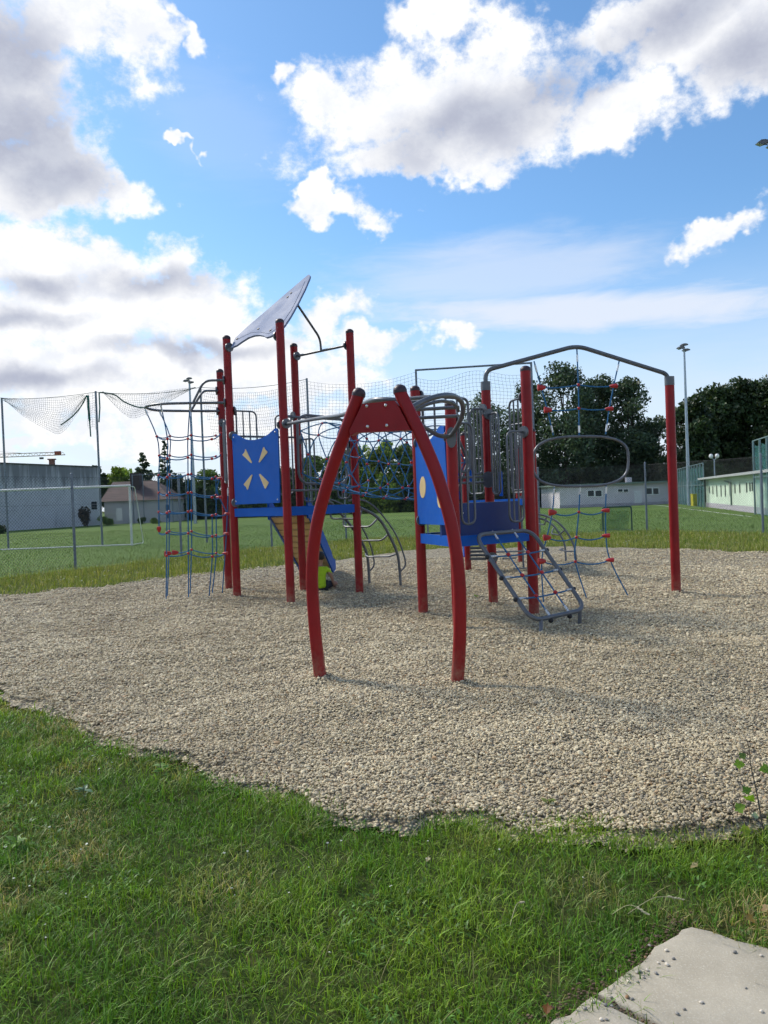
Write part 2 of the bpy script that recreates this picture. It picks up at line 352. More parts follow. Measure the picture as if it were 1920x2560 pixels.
def ground_nodes(T, b, pos):
    c = T.mix(T.sstep(T.noise(pos, .35, 4), .3, .7), (.05, .085, .02), (.10, .12, .035))
    c = T.mix(T.sstep(T.noise(pos, 9, 6, .7), .45, .75), c, (.12, .12, .045)); c = T.mix(T.sstep(T.noise(pos, 60, 4, .7), .35, .7, 0, .6), c, (.03, .05, .012))
    T.inp(b.inputs['Base Color'], c); b.inputs['Roughness'].default_value = .95; b.inputs['Specular IOR Level'].default_value = .1
    bp = T.n('ShaderNodeBump'); bp.inputs['Strength'].default_value = .8; bp.inputs['Distance'].default_value = .04; T.inp(bp.inputs['Height'], T.noise(pos, 45, 5, .7)); T.inp(b.inputs['Normal'], bp.outputs[0])
SOIL = simple('meadow_soil', ground_nodes)
def field_nodes(T, b, pos):
    c = T.mix(T.sstep(T.noise(pos, .12, 4), .3, .7), (.10, .18, .036), (.14, .22, .045))
    c = T.mix(T.sstep(T.noise(T.vm('MULTIPLY', pos, (1, 1, 1)), 2.4, 6, .7), .4, .75, 0, .7), c, (.115, .150, .050))
    c = T.mix(T.sstep(T.noise(pos, 24, 5, .75), .35, .75, 0, .5), c, (.035, .075, .018))
    T.inp(b.inputs['Base Color'], c); b.inputs['Roughness'].default_value = .9; b.inputs['Specular IOR Level'].default_value = .15
    bp = T.n('ShaderNodeBump'); bp.inputs['Strength'].default_value = .7; bp.inputs['Distance'].default_value = .05; T.inp(bp.inputs['Height'], T.noise(pos, 22, 5, .75)); T.inp(b.inputs['Normal'], bp.outputs[0])
FIELD = simple('mown_field', field_nodes)

# ground sheet to the horizon
tag(MB().add([(-900, -60, -.03), (900, -60, -.03), (900, 1600, -.03), (-900, 1600, -.03)], [(0, 1, 2, 3)]).build('ground', SOIL, smooth=False), kind='structure')
# fence line in plan (used for the field edge too)
FPOSTS = [(-12.6, 13.5)]+[(p.x, p.y) for p in (G(189, 1422.6), G(454, 1393), G(680, 1368), G(866, 1349.5))]
FPOSTS += [(1.75, 31.1)]+[(p.x, p.y) for p in (G(1350, 1335), G(1617.7, 1328.2), G(1908, 1331.8))]+[(15.6, 22.6)]
fp = FPOSTS
tag(MB().add([(x, y+.25, -.022) for x, y in fp]+[(300, 30, -.022), (300, 400, -.022), (-300, 400, -.022), (-300, 5, -.022)], [tuple(range(len(fp)+4))]).build('playing_field', FIELD, smooth=False), kind='structure')
# white touch line on the field
WL = mat('chalk_line', (.62, .64, .60), .9, var=.25, vscale=9)
a, b = G(1600, 1257), G(1878, 1291); n = Vector((-(b-a).y, (b-a).x, 0)).normalized()*.055
tag(MB().add([tuple(p+Vector((0, 0, -.017))) for p in (a-n, b-n, b+n, a+n)], [(0, 1, 2, 3)]).build('field_line', WL, smooth=False), kind='structure')

# gravel bed: fine mesh near, coarse far
def gravel_sheet():
    Vs = []; Fs = []; off = 0
    for x0, x1, y0, y1, st in ((-6.6, 6.8, 2.6, 8.0, .045), (-14, 18, 8.0, 25.4, .15)):
        nx = int(round((x1-x0)/st))+1; ny = int(round((y1-y0)/st))+1
        X, Y = np.meshgrid(np.linspace(x0, x1, nx), np.linspace(y0, y1, ny)); Z = gz(X, Y)
        wob = (fbm(X*2.2, Y*2.2, 5, 3)-.5)*.34
        D = edge_dist(X, Y)*np.where(inpoly(X, Y), 1, -1)+wob
        Z = np.where(D < .14, np.maximum(np.minimum(Z, .03)-(.14-D)*.16, -.0265), Z)
        idx = np.arange(nx*ny).reshape(ny, nx)
        q = np.stack([idx[:-1, :-1], idx[:-1, 1:], idx[1:, 1:], idx[1:, :-1]], -1).reshape(-1, 4)
        keep = (D.ravel()[q] > -.09).all(1)
        Vs.append(np.stack([X, Y, Z], -1).reshape(-1, 3)); Fs.append(q[keep]+off); off += nx*ny
    return np_mesh('gravel_bed', np.concatenate(Vs), [np.concatenate(Fs)], GRAVEL, smooth=True)
tag(gravel_sheet(), kind='structure')

# loose pebbles lying on the bed
def pebble_nodes(T, b, pos):
    at = T.n('ShaderNodeAttribute', attribute_type='INSTANCER', attribute_name='rnd')
    s = T.n('ShaderNodeSeparateXYZ'); T.inp(s.inputs[0], at.outputs['Vector'])
    c = T.mix(s.outputs[0], (.35, .275, .155), (.83, .715, .48)); c = T.mix(T.sstep(s.outputs[1], .55, .95), c, (.30, .25, .175)); c = T.mix(T.sstep(s.outputs[2], .90, .99), c, (.42, .28, .15))
    c = T.mix(T.sstep(T.noise(pos, 90, 4, .65), .35, .8, 0, .4), c, (.22, .18, .13))
    T.inp(b.inputs['Base Color'], c); b.inputs['Roughness'].default_value = .7; b.inputs['Specular IOR Level'].default_value = .35
PEB = simple('pebble_stone', pebble_nodes)
def pebble_group():
    g = bpy.data.node_groups.new('scatter_pebbles', 'GeometryNodeTree')
    g.interface.new_socket('Geometry', in_out='INPUT', socket_type='NodeSocketGeometry'); g.interface.new_socket('Geometry', in_out='OUTPUT', socket_type='NodeSocketGeometry')
    N = g.nodes.new; L = g.links.new
    gi, go = N('NodeGroupInput'), N('NodeGroupOutput'); ico = N('GeometryNodeMeshIcoSphere'); ico.inputs['Radius'].default_value = 1; ico.inputs['Subdivisions'].default_value = 2
    sp = N('GeometryNodeSetPosition'); nz = N('ShaderNodeTexNoise'); nz.inputs['Scale'].default_value = 1.1; nz.inputs['Detail'].default_value = 1
    vs = N('ShaderNodeVectorMath'); vs.operation = 'SUBTRACT'; vs.inputs[1].default_value = (.5, .5, .5); L(nz.outputs['Color'], vs.inputs[0])
    sc = N('ShaderNodeVectorMath'); sc.operation = 'SCALE'; sc.inputs['Scale'].default_value = .8; L(vs.outputs[0], sc.inputs[0])
    L(ico.outputs[0], sp.inputs[0]); L(sc.outputs[0], sp.inputs['Offset'])
    sh = N('GeometryNodeSetShadeSmooth'); L(sp.outputs[0], sh.inputs[0])
    sm = N('GeometryNodeSetMaterial'); sm.inputs['Material'].default_value = PEB; L(sh.outputs[0], sm.inputs[0])
    ip = N('GeometryNodeInstanceOnPoints'); L(gi.outputs[0], ip.inputs['Points']); L(sm.outputs[0], ip.inputs['Instance'])
    for nm, sock in (('rot', 'Rotation'), ('scl', 'Scale')):
        na = N('GeometryNodeInputNamedAttribute'); na.data_type = 'FLOAT_VECTOR'; na.inputs['Name'].default_value = nm
        L(na.outputs['Attribute'], ip.inputs[sock])
    L(ip.outputs[0], go.inputs[0]); return g
def pebbles():
    pts = []; scl = []
    for y0, y1, dens, s in ((2.9, 5.2, 5600, .68), (5.2, 7.5, 4000, .77), (7.5, 10.5, 2300, .92), (10.5, 14.5, 1000, 1.05), (14.5, 19.5, 320, 1.25)):
        hw = y1*.5+1.3; n = int(dens*(2*hw)*(y1-y0)); x = rng.uniform(-hw, hw, n); y = rng.uniform(y0, y1, n)
        k = np.abs(x) < y*.5+1.2; x, y = x[k], y[k]
        D = edge_dist(x, y)*np.where(inpoly(x, y), 1, -1)+(fbm(x*2.2, y*2.2, 5, 3)-.5)*.34
        k = D > rng.uniform(-.12, .03, len(x))*np.where(rng.random(len(x)) < .2, 1, .25); x, y, D = x[k], y[k], D[k]
        z = np.where(D > 0, gz(x, y), -.018)+rng.uniform(-.002, .010, len(x))
        pts.append(np.stack([x, y, z], 1)); a = .0108*s*np.exp(rng.normal(0, .29, len(x)))
        scl.append(np.stack([a*1.15, a*rng.uniform(.65, .95, len(x)), a*rng.uniform(.45, .75, len(x))], 1))
    p = np.concatenate(pts); sc = np.concatenate(scl); n = len(p)
    me = bpy.data.meshes.new('loose_gravel'); me.vertices.add(n); me.vertices.foreach_set('co', p.astype(np.float32).ravel())
    for nm, arr in (('scl', sc), ('rot', np.stack([rng.normal(0, .35, n), rng.normal(0, .35, n), rng.uniform(0, 6.283, n)], 1)), ('rnd', np.stack([np.clip(.72*rng.random(n)+.75*(fbm(p[:, 0]*.8, p[:, 1]*.8, 81, 4)-.5)+.14, 0, 1), rng.random(n), rng.random(n)], 1))):
        at = me.attributes.new(nm, 'FLOAT_VECTOR', 'POINT'); at.data.foreach_set('vector', arr.astype(np.float32).ravel())
    me.materials.append(PEB); o = bpy.data.objects.new('loose_gravel', me); COL.objects.link(o)
    md = o.modifiers.new('scatter', 'NODES'); md.node_group = pebble_group(); return o
tag(pebbles(), 'pale rounded gravel pebbles covering the play area', 'gravel', kind='stuff')

# ---------------------------------------------------------------- grass
def leaf_mat(name, trans=.35, rough=.55, mult=1.0, spec=.3):
    m = bpy.data.materials.new(name); m.use_nodes = True; T = NT(m.node_tree); b = T.t.nodes['Principled BSDF']; out = T.t.nodes['Material Output']
    at = T.n('ShaderNodeAttribute', attribute_name='col'); c = T.vm('SCALE', at.outputs['Color'], scale=mult)
    T.inp(b.inputs['Base Color'], c); b.inputs['Roughness'].default_value = rough; b.inputs['Specular IOR Level'].default_value = spec
    tr = T.n('ShaderNodeBsdfTranslucent'); T.inp(tr.inputs[0], T.mix(1., c, (1.1, 1.15, .55), 'MULTIPLY'))
    mx = T.n('ShaderNodeMixShader'); mx.inputs[0].default_value = trans
    T.t.links.new(b.outputs[0], mx.inputs[1]); T.t.links.new(tr.outputs[0], mx.inputs[2]); T.t.links.new(mx.outputs[0], out.inputs[0]); MATS[name] = m; return m
GRASSM = leaf_mat('grass_blade', .32, .5)
def blades(x, y, z, h, w, lean, col, seg=2):
    """tapered bent strips; returns vertices, quads, tris, colours"""
    n = len(x); yaw = rng.uniform(0, 6.283, n); face = yaw+np.pi/2+rng.normal(0, .5, n)
    dx, dy = np.cos(yaw), np.sin(yaw); wx, wy = np.cos(face), np.sin(face); rows = []; cs = []
    for i in range(seg+1):
        t = i/(seg+.6); out = lean*h*t**1.8; hh = h*t*(1-.28*np.minimum(1.3, lean)*t)
        ww = w*(1-t**1.5)*.5+.0004
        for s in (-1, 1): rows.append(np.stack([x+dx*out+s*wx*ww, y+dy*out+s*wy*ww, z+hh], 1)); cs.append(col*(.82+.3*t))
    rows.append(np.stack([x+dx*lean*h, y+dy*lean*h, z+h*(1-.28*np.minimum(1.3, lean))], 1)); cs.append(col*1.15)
    R = 2*(seg+1)+1; Vv = np.stack(rows, 1).reshape(-1, 3); C = np.clip(np.stack(cs, 1).reshape(-1, 3), 0, 1); b = (np.arange(n)*R)[:, None]
    q = np.concatenate([b+np.array([[2*i, 2*i+1, 2*i+3, 2*i+2]]) for i in range(seg)]); t_ = b+np.array([[2*seg, 2*seg+1, 2*seg+2]])
    return Vv, q, t_, C
def grass_col(x, y, n, dry=0., f=1.):
    p = fbm(x*1.1*f, y*1.1*f, 21, 3); q = fbm(x*2.6*f+9, y*2.6*f, 22, 3); r = rng.random((n, 1))
    c = np.array([.100, .215, .018])+(np.array([.32, .42, .040])-np.array([.100, .215, .018]))*np.clip((p[:, None]-.3)*1.6+.5*(r-.5), 0, 1)
    k = np.clip((q[:, None]-.60+dry)*3.2, 0, 1)*(rng.random((n, 1)) < .55); c = c*(1-k)+np.array([.46, .36, .15])*k
    blue = (rng.random((n, 1)) < .16); c = np.where(blue, c*np.array([.75, .95, 1.15]), c)
    return c*rng.uniform(.7, 1.3, (n, 1))
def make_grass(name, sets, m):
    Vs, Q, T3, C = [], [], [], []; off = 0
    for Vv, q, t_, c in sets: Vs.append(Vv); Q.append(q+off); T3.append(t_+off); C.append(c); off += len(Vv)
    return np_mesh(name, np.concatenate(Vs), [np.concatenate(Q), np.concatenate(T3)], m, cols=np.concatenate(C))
SLAB_A = [G(1716, 2310), G(1483, 2481), G(1644, 2560)]
_ax = (SLAB_A[1]-SLAB_A[0]); _ay = (G(1920, 2368)-SLAB_A[0]).normalized()
SLABS = []
SW = 1.05; L0 = _ax.length; _axn = _ax.normalized(); JN = (SLAB_A[2]-SLAB_A[1]).normalized()
SLABS.append([SLAB_A[0], SLAB_A[0]+_ax, SLAB_A[0]+_ax+JN*SW, SLAB_A[0]+_ay*SW])
o2 = _axn*.013
SLABS.append([SLAB_A[0]+_ax+o2, SLAB_A[0]+_ax+o2+_axn*.8, SLAB_A[0]+_ax+o2+_axn*.8+JN*SW, SLAB_A[0]+_ax+o2+JN*SW])
SPOLY = [np.array([(p.x, p.y) for p in s]) for s in SLABS]
def lawn():
    sets = []
    for y0, y1, dens, w in ((1.3, 2.6, 17000, .0026), (2.6, 4.0, 14500, .0031), (4.0, 5.6, 9000, .0042), (5.6, 8.5, 5200, .0058)):
        x0 = -.5*y1-1.0; x1 = min(.5*y1+1.0, 3.6); n = int(dens*(x1-x0)*(y1-y0)); x = rng.uniform(x0, x1, n); y = rng.uniform(y0, y1, n)
        cl = fbm(x*8, y*8, 31, 2); k = rng.random(n) < .25+1.25*np.clip(cl-.2, 0, 1); x, y = x[k], y[k]
        ins = inpoly(x, y); D = edge_dist(x, y)*np.where(ins, -1, 1)-(fbm(x*2.2, y*2.2, 5, 3)-.5)*.34+(fbm(x*5, y*5, 33, 3)-.5)*.30
        k = D > rng.uniform(-.16, .06, len(x))*np.where(rng.random(len(x)) < .4, 1., .3)
        for sp in SPOLY:
            si = inpoly(x, y, sp); sdist = edge_dist(x, y, sp)*np.where(si, -1, 1)+(fbm(x*7, y*7, 35, 3)-.44)*.17; k &= sdist > rng.uniform(-.03, .012, len(x))
        jt = np.array([(q.x, q.y) for q in (SLABS[0][1]-JN*.02, SLABS[0][2], SLABS[1][3], SLABS[1][0]-JN*.02)]); k &= (edge_dist(x, y, jt) > .02) | (rng.random(len(x)) < .12)
        x, y, D = x[k], y[k], D[k]; n = len(x)
        lump = fbm(x*2.1, y*2.1, 34, 3); tall = rng.random(n) < .22
        h = np.where(tall, .028+.046*lump, .012+.032*lump)*np.exp(rng.normal(0, .3, n))
        lean = np.where(tall, np.clip(np.abs(rng.normal(.55, .4, n)), .05, 1.4), np.clip(np.abs(rng.normal(1.0, .6, n)), .1, 2.2))
        c = grass_col(x, y, n, .09)*rng.uniform(.55, 1.5, (n, 1)); sh = np.clip(1.25-1.0*np.abs(fbm(x*5+3, y*5, 36, 2)-.5)[:, None]*0, .6, 1.3)
        sets.append(blades(x, y, np.full(n, -.03)+.03*lump, h, w*rng.uniform(.6, 1.5, n), lean, c, 2))
    # longer stray stalks, straw coloured
    n = 900; y = rng.uniform(2.0, 6.5, n); x = rng.uniform(-.5, .5, n)*(y+1.6); D = edge_dist(x, y)*np.where(inpoly(x, y), -1, 1)
    k = (D > -.1); x, y = x[k], y[k]; n = len(x)
    sets.append(blades(x, y, np.full(n, -.03), rng.uniform(.07, .15, n), rng.uniform(.0014, .0028, n), np.abs(rng.normal(.7, .45, n)), np.array([.34, .31, .13])*rng.uniform(.6, 1.3, (n, 1)), 3))
    # low round clover-like leaves
    n = 26000; y = rng.uniform(1.5, 7, n); x = rng.uniform(-.5, .5, n)*(y+2); D = edge_dist(x, y)*np.where(inpoly(x, y), -1, 1); k = (D > .02) & (fbm(x*1.6, y*1.6, 37, 3) > .56)
    for sp in SPOLY: k &= ~inpoly(x, y, sp)
    x, y = x[k], y[k]; n = len(x); sets.append(blades(x, y, rng.uniform(-.02, .012, n), rng.uniform(.012, .02, n), rng.uniform(.010, .016, n), np.full(n, 1.6), np.array([.12, .25, .045])*rng.uniform(.6, 1.5, (n, 1)), 1))
    return make_grass('lawn_grass', sets, GRASSM)
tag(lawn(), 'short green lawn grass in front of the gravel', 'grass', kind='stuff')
def meadow():
    sets = []; F2 = np.array(fp); poly = np.array(far_edge[::-1]+[tuple(q) for q in fp])
    band = np.array([far_edge[i] for i in range(len(far_edge))]+[tuple(q) for q in fp[::-1]])
    x = rng.uniform(-14, 17, 260000); y = rng.uniform(12, 33.5, 260000)
    k = inpoly(x, y, band) & (np.abs(x) < .5*y+1.6); x, y = x[k], y[k]
    D = edge_dist(x, y)+(fbm(x*2, y*2, 41, 3)-.5)*.5; n = len(x)
    k = (D > 0) & (rng.random(n) < .25+1.2*fbm(x*1.3, y*1.3, 42, 3)); x, y, D = x[k], y[k], D[k]; n = len(x)
    h = (.05+.13*np.clip(fbm(x*.8, y*.8, 43, 3)*np.clip(D/.8, .35, 1), 0, 1))*np.exp(rng.normal(0, .3, n))
    p = fbm(x*.45, y*.45, 44, 3)[:, None]; r = rng.random((n, 1))
    c = np.array([.13, .21, .03])*(1-p)+np.array([.30, .32, .055])*p; c = np.where(r < .30, np.array([.42, .38, .14]), c); c = c*rng.uniform(.65, 1.35, (n, 1))
    sets.append(blades(x, y, np.full(n, -.03), h, rng.uniform(.006, .014, n), np.clip(np.abs(rng.normal(.4, .3, n)), 0, 1.3), c, 1))
    # turf edge hanging over the gravel
    return make_grass('meadow_grass', sets, GRASSM), band
mo, BAND = meadow()
tag(mo, 'taller yellowish meadow grass between gravel and wire fence', 'grass', kind='stuff')
def field_tufts():
    n = 90000; y = 15+ (60-15)*rng.random(n)**1.5; x = rng.uniform(-.52, .52, n)*(y+3)
    poly = np.array([(a_, b_+.2) for a_, b_ in fp]+[(60, 30), (60, 90), (-60, 90), (-60, 5)]); k = inpoly(x, y, poly) & (rng.random(n) < .2+1.2*fbm(x*.5, y*.5, 51, 3)); x, y = x[k], y[k]; n = len(x)
    p = fbm(x*.25, y*.25, 52, 3)[:, None]; c = (np.array([.075, .155, .030])*(1-p)+np.array([.15, .21, .05])*p)*rng.uniform(.7, 1.3, (n, 1))
    near = np.clip((30-y)/10, 0, 1); c = np.where((rng.random((n, 1)) < .30*near[:, None]), np.array([.22, .21, .10]), c)
    s = y/22
    return make_grass('field_grass', [blades(x, y, np.full(n, -.03), rng.uniform(.04, .10, n)*np.clip(1+.3*near, 1, 2), rng.uniform(.008, .016, n)*s, np.abs(rng.normal(.5, .3, n)), c, 1)], GRASSM)
tag(field_tufts(), 'mown green grass of the playing field beyond the fence', 'grass', kind='stuff')

# small white flower heads (yarrow, clover) among the grass
def flowers():
    pts = []
    n = 620; x = rng.uniform(-13, 15, n*6); y = rng.uniform(12, 36, n*6); k = inpoly(x, y, BAND) & (edge_dist(x, y) > .25); x, y = x[k][:n], y[k][:n]
    k = fbm(x*.6, y*.6, 61, 2) > .42; pts += [(a_, b_, rng.uniform(.06, .16), rng.uniform(.012, .026)) for a_, b_ in zip(x[k], y[k])]
    for u, v in ((345, 452), (485, 398), (465, 412), (430, 425), (75, 527), (215, 515), (130, 938), (205, 870), (145, 940), (1070, 797), (1475, 730), (1415, 757), (1455, 420), (1385, 450), (970, 792), (1335, 845), (1015, 965), (1250, 982), (215, 692), (375, 762), (350, 775), (465, 790), (20, 1000), (1425, 1218), (60, 910), (285, 990), (370, 985), (1000, 950), (40, 415), (25, 770), (100, 560), (200, 1180), (400, 368), (195, 1100)):
        p = G(u*.5787, 1680+v*.5787); pts.append((p.x, p.y, rng.uniform(.03, .06), rng.uniform(.004, .007)))
    for u, v in ((190, 525), (185, 625), (300, 660), (30, 735), (500, 580), (925, 360), (860, 690)):
        p = G(960+u*.5787, 1800+v*.5787); pts.append((p.x, p.y, rng.uniform(.03, .06), rng.uniform(.004, .007)))
    Vs, Fs = [], []; 
    for a_, b_, h, r in pts:
        k = len(Vs); m = 7; ph = rng.uniform(0, 6)
        for j in range(m): q = ph+2*math.pi*j/m; rr = r*rng.uniform(.75, 1.15); Vs.append((a_+rr*math.cos(q), b_+rr*math.sin(q), h-.03+rng.uniform(-.003, .003)))
        Vs += [(a_, b_, h-.03+r*.35), (a_-.0012, b_, -.03), (a_+.0012, b_, -.03)]
        Fs += [(k+j, k+(j+1) % m, k+m) for j in range(m)]+[(k+m, k+m+1, k+m+2)]
    mm = mat('white_petals', (.50, .51, .42), .8, var=.15)
    me = MB(); me.v = Vs; me.f = Fs; return me.build('wild_flowers', mm, smooth=False)
tag(flowers(), 'tiny white wild flower heads dotted through the grass', 'flowers', kind='stuff')

# ================================================================ PLAY STRUCTURE (one bolted-together thing)
def xy(p): return Vector((p.x, p.y, 0))
A1, A2, A3, A4, A5 = [xy(G(*q)) for q in ((593.2, 1496), (727.7, 1512.3), (572.5, 1476), (758.8, 1477), (899.5, 1486.3))]
B1, B2, B3 = [xy(G(*q)) for q in ((1058.7, 1538.8), (1335.4, 1540.6), (1234, 1512.7))]
B0 = B1+B2-B3
RP = xy(G(1691, 1489.5)); C1 = xy(G(1171, 1427.8)); C2 = xy(G(1303, 1408)); C3 = Vector((2.84, 14.5, 0))
ARL, ARR = xy(G(800.9, 1699)), xy(G(1142, 1714))
PS = empty('play_structure', ((A2+B1)/2)); tag(PS, 'red and blue climbing frame with towers, nets, arch and slide on gravel', 'climbing frame')
def ztop(v, u, p): return P(u, v, p.y).z
PR = .0655
def post(p, h, cap='dome', r=PR):
    o = MB().tube([p+Vector((0, 0, -.15)), p+Vector((0, 0, h*.5)), p+Vector((0, 0, h))], r, 20).build('post', RED, PS)
    if cap == 'dome': MB().tube([p+Vector((0, 0, h-.012)), p+Vector((0, 0, h+.012))], r*1.03, 20, cap=False).dome(p+Vector((0, 0, h+.012)), r*1.03, r*.72, 20).build('post_cap', PLUM, o)
    else: MB().tube([p+Vector((0, 0, h-.01)), p+Vector((0, 0, h+.115))], r*1.05, 20).build('post_cap', GREY, o)
    return o
for p, h in ((A1, 4.33), (A2, 4.31), (A4, 4.31), (A5, 4.33), (A3, ztop(930, 553.5, A3)), (B1, ztop(975, 1038, B1)), (B2, ztop(926, 1309, B2)), (B0, ztop(1013, 1126, B0)),
             (C1, ztop(1088, 1160, C1)), (C2, 2.6), (C3, ztop(1078, 1332, C3))): post(p, h)
ZARM = ztop(975, 1211, B3); post(B3, ZARM, 'sleeve'); ZARR = ztop(962, 1667, RP); post(RP, ZARR, 'sleeve')
DISC = meshdata(MB().disc((0, 0, 0), (0, -1, 0), .075, .028, 20), 'mounting_disc', GREY)
def mount(p, z, d, parent, off=PR+.008):                          # round flange on a post, facing d
    d = Vector((d[0], d[1], 0)).normalized(); return place(DISC, 'mounting_disc', p+d*off+Vector((0, 0, z)), parent, math.atan2(d.y, d.x)+math.pi/2)
BOLT = meshdata(MB().dome((0, 0, 0), .016, .011, 10, 3), 'bolt', SILV)
def bolt(p, n, parent, s=1.):
    q = Vector((0, 0, 1)).rotation_difference(Vector(n)); return place(BOLT, 'bolt', p, parent, rot=q.to_euler(), scale=s)

# ---- decks
ZA, ZB, ZU = 1.50, 1.09, 1.47
def deck(corners, z, th=.12, name='deck', inset=.05):
    c = sum(corners, Vector())/len(corners); ins = [p+(c-p).normalized()*inset for p in corners]
    o = MB().poly([p+Vector((0, 0, z-.035)) for p in ins], (0, 0, 1), .03).build(name, DSTEP, PS, smooth=False)
    for i in range(len(corners)):
        a, b = corners[i], corners[(i+1) % len(corners)]; d = (b-a).normalized()
        MB().beam(a+d*PR*.9, b-d*PR*.9, z-th, z, .045).build('deck_beam', BLUE, o, smooth=False)
    return o
deck([A1, A2, A5, A4], ZA, .135); deck([B1, B0, B2, B3], ZB, .125)
U0, U1 = B0.lerp(B1, .33), B2.lerp(B3, .33)
o = MB().poly([p+Vector((0, 0, ZU-.02)) for p in (U0, U1, B3, B1)], (0, 0, 1), .035).build('raised_deck', DSTEP, PS, smooth=False)
MB().beam(U0.lerp(U1, -.02), U0.lerp(U1, 1.02), ZB-.02, ZU, .03).build('riser_panel', NAVY, o, smooth=False)
for t in (.22, .25): bolt(U0.lerp(U1, t)+Vector((.02, -.03, ZU-.12)), (.5, -.85, 0), o, .5)
deck([C1, C3, C2], ZU, .12)

# ---- panels
def panel(px, a, b, th, holes=(), name='play_panel', m=BLUE):
    n = Vector((-(b-a).y, (b-a).x, 0)).normalized(); n = n if n.y < 0 else -n
    off = n*.035
    o = MB().poly([V(u, v, a, b)+off for u, v in px], n, th).build(name, m, PS, smooth=True, angle=30)
    for h in holes: MB().poly([V(u, v, a, b)+off+n*(th/2+.002) for u, v in h], n, .006).build('inlay', TAN, o, smooth=False)
    return o, n, off
s = .15672; zz = lambda l: [(540+x*s, 1020+y*s) for x, y in l]
pa, na, offa = panel(zz([(345, 1540), (1055, 1510), (1050, 1100), (1035, 700), (1022, 350), (1008, 328), (985, 322), (955, 345), (870, 420), (790, 470), (700, 500), (640, 512), (570, 515), (500, 500), (450, 480), (400, 450), (360, 425), (330, 412), (308, 412), (290, 450), (310, 800), (325, 1200)]), A1, A2, .02,
    [zz(l) for l in ([(512, 655), (528, 690), (612, 862), (605, 882), (590, 872), (462, 750), (468, 738), (492, 712)], [(803, 620), (828, 665), (862, 700), (858, 715), (740, 865), (722, 866), (724, 850), (788, 650)],
                     [(610, 1060), (622, 1068), (618, 1085), (552, 1290), (538, 1305), (522, 1262), (482, 1222), (488, 1208)], [(735, 1050), (750, 1055), (876, 1180), (880, 1195), (862, 1230), (830, 1285), (818, 1282), (730, 1068)])])
for x, y in ((318, 470), (980, 385), (358, 1490), (1020, 1458)): bolt(V(540+x*s, 1020+y*s, A1, A2)+offa+na*.012, na, pa, .8)
dA = (A2-A1).normalized()
for z in (ztop(1090, 583, A1), ztop(1256, 590, A1)): mount(A1, z, dA, pa)
for z in (ztop(1060, 715, A2),): mount(A2, z, -dA, pa)
def ell(u, v, ru, rv, n=22): return [(u+ru*math.cos(2*math.pi*i/n), v+rv*math.sin(2*math.pi*i/n)) for i in range(n)]
pb, nb, offb = panel([(1049, 1309), (1131, 1313), (1126, 1200), (1118, 1067), (1110, 1064), (1104, 1069), (1096, 1083), (1086, 1096), (1075, 1104), (1063, 1107), (1052, 1103), (1045, 1096), (1039, 1098), (1040, 1130), (1045, 1230)], B1, B0, .02,
    [ell(1065.5, 1218, 7.5, 27), ell(1110, 1242, 8, 28)])
mount(B1, ztop(1300, 1053, B1), B0-B1, pb); mount(B1, ztop(1108, 1043, B1), B0-B1, pb)
# blue end panels on the far platform
pc, nc, offc = panel([(1139, 1248), (1156, 1249), (1154, 1205), (1185, 1205), (1187, 1250), (1190, 1250), (1186, 1160), (1176, 1168), (1160, 1170), (1148, 1164), (1138, 1158)], C1+Vector((-.3, .5, 0)), C1+Vector((.6, .3, 0)), .02, name='end_panel')
panel([(1249, 1240), (1258, 1240), (1256, 1180), (1252, 1176), (1248, 1180)], C2+Vector((-.9, -.2, 0)), C2+Vector((-.2, -.4, 0)), .03, name='end_panel')

# ---- roof fin over the left tower
RA, RB = V(577, 868, A1, A2), V(693, 838, A1, A2)
M1, M2 = (A1+A2)/2, (A4+A5)/2; ap = M1.lerp(M2, .86); APX = P(775.8, 689, ap.y)
rn = (RB-RA).cross(APX-RA).normalized(); rn = rn if rn.y < 0 else -rn
def onroof(u, v): d = ray(u, v); return CAM+d*(rn.dot(RA-CAM)/rn.dot(d))
s1 = .36166; z1 = lambda l: [(340+x*s1, 660+y*s1) for x, y in l]
out = z1([(660, 582), (672, 555), (690, 515), (780, 432), (900, 330), (1020, 225), (1120, 140), (1185, 85), (1200, 76), (1207, 84), (1202, 105), (1170, 180), (1120, 280), (1070, 370), (1030, 430), (990, 470), (955, 492), (930, 505), (905, 512), (885, 500), (855, 495), (820, 498), (780, 512), (735, 540), (700, 565)])
rf = MB().poly([onroof(u, v) for u, v in out], rn, .03).build('roof_fin', ROOFP, PS, angle=30)
rl = [onroof(u, v)+rn*.017 for u, v in z1([(1172, 125), (1140, 200), (1080, 320), (1000, 440), (920, 488), (860, 475), (800, 480), (740, 508), (700, 530)])]
MB().tube(rl, .003, 5).build('routed_line', mat('groove', (.10, .13, .2), .7), rf)
for x, y in ((703, 523), (850, 455), (933, 465), (1052, 235), (1076, 207)): place(meshdata(MB().disc((0, 0, 0), (0, 0, 1), .022, .014, 12), 'bolt_cap', BLACK), 'bolt_cap', onroof(*z1([(x, y)])[0])+rn*.018, rf, rot=Vector((0, 0, 1)).rotation_difference(rn).to_euler())
mount(A1, ztop(870, 571, A1), dA, rf); mount(A2, ztop(838, 708, A2), -dA, rf)
d45 = (A5-A4).normalized()
zc = ztop(891, 750, A4); zc2 = ztop(862, 870, A5); zc = (zc+zc2)/2
cb = MB().tube([A4+d45*PR+Vector((0, 0, zc)), A5-d45*PR+Vector((0, 0, zc))], .021, 12).build('roof_crossbar', GREY, PS)
mount(A4, zc, d45, cb); mount(A5, zc, -d45, cb)
mid = A4.lerp(A5, .5)+Vector((0, 0, zc)); bk = onroof(*z1([(1095, 262)])[0])
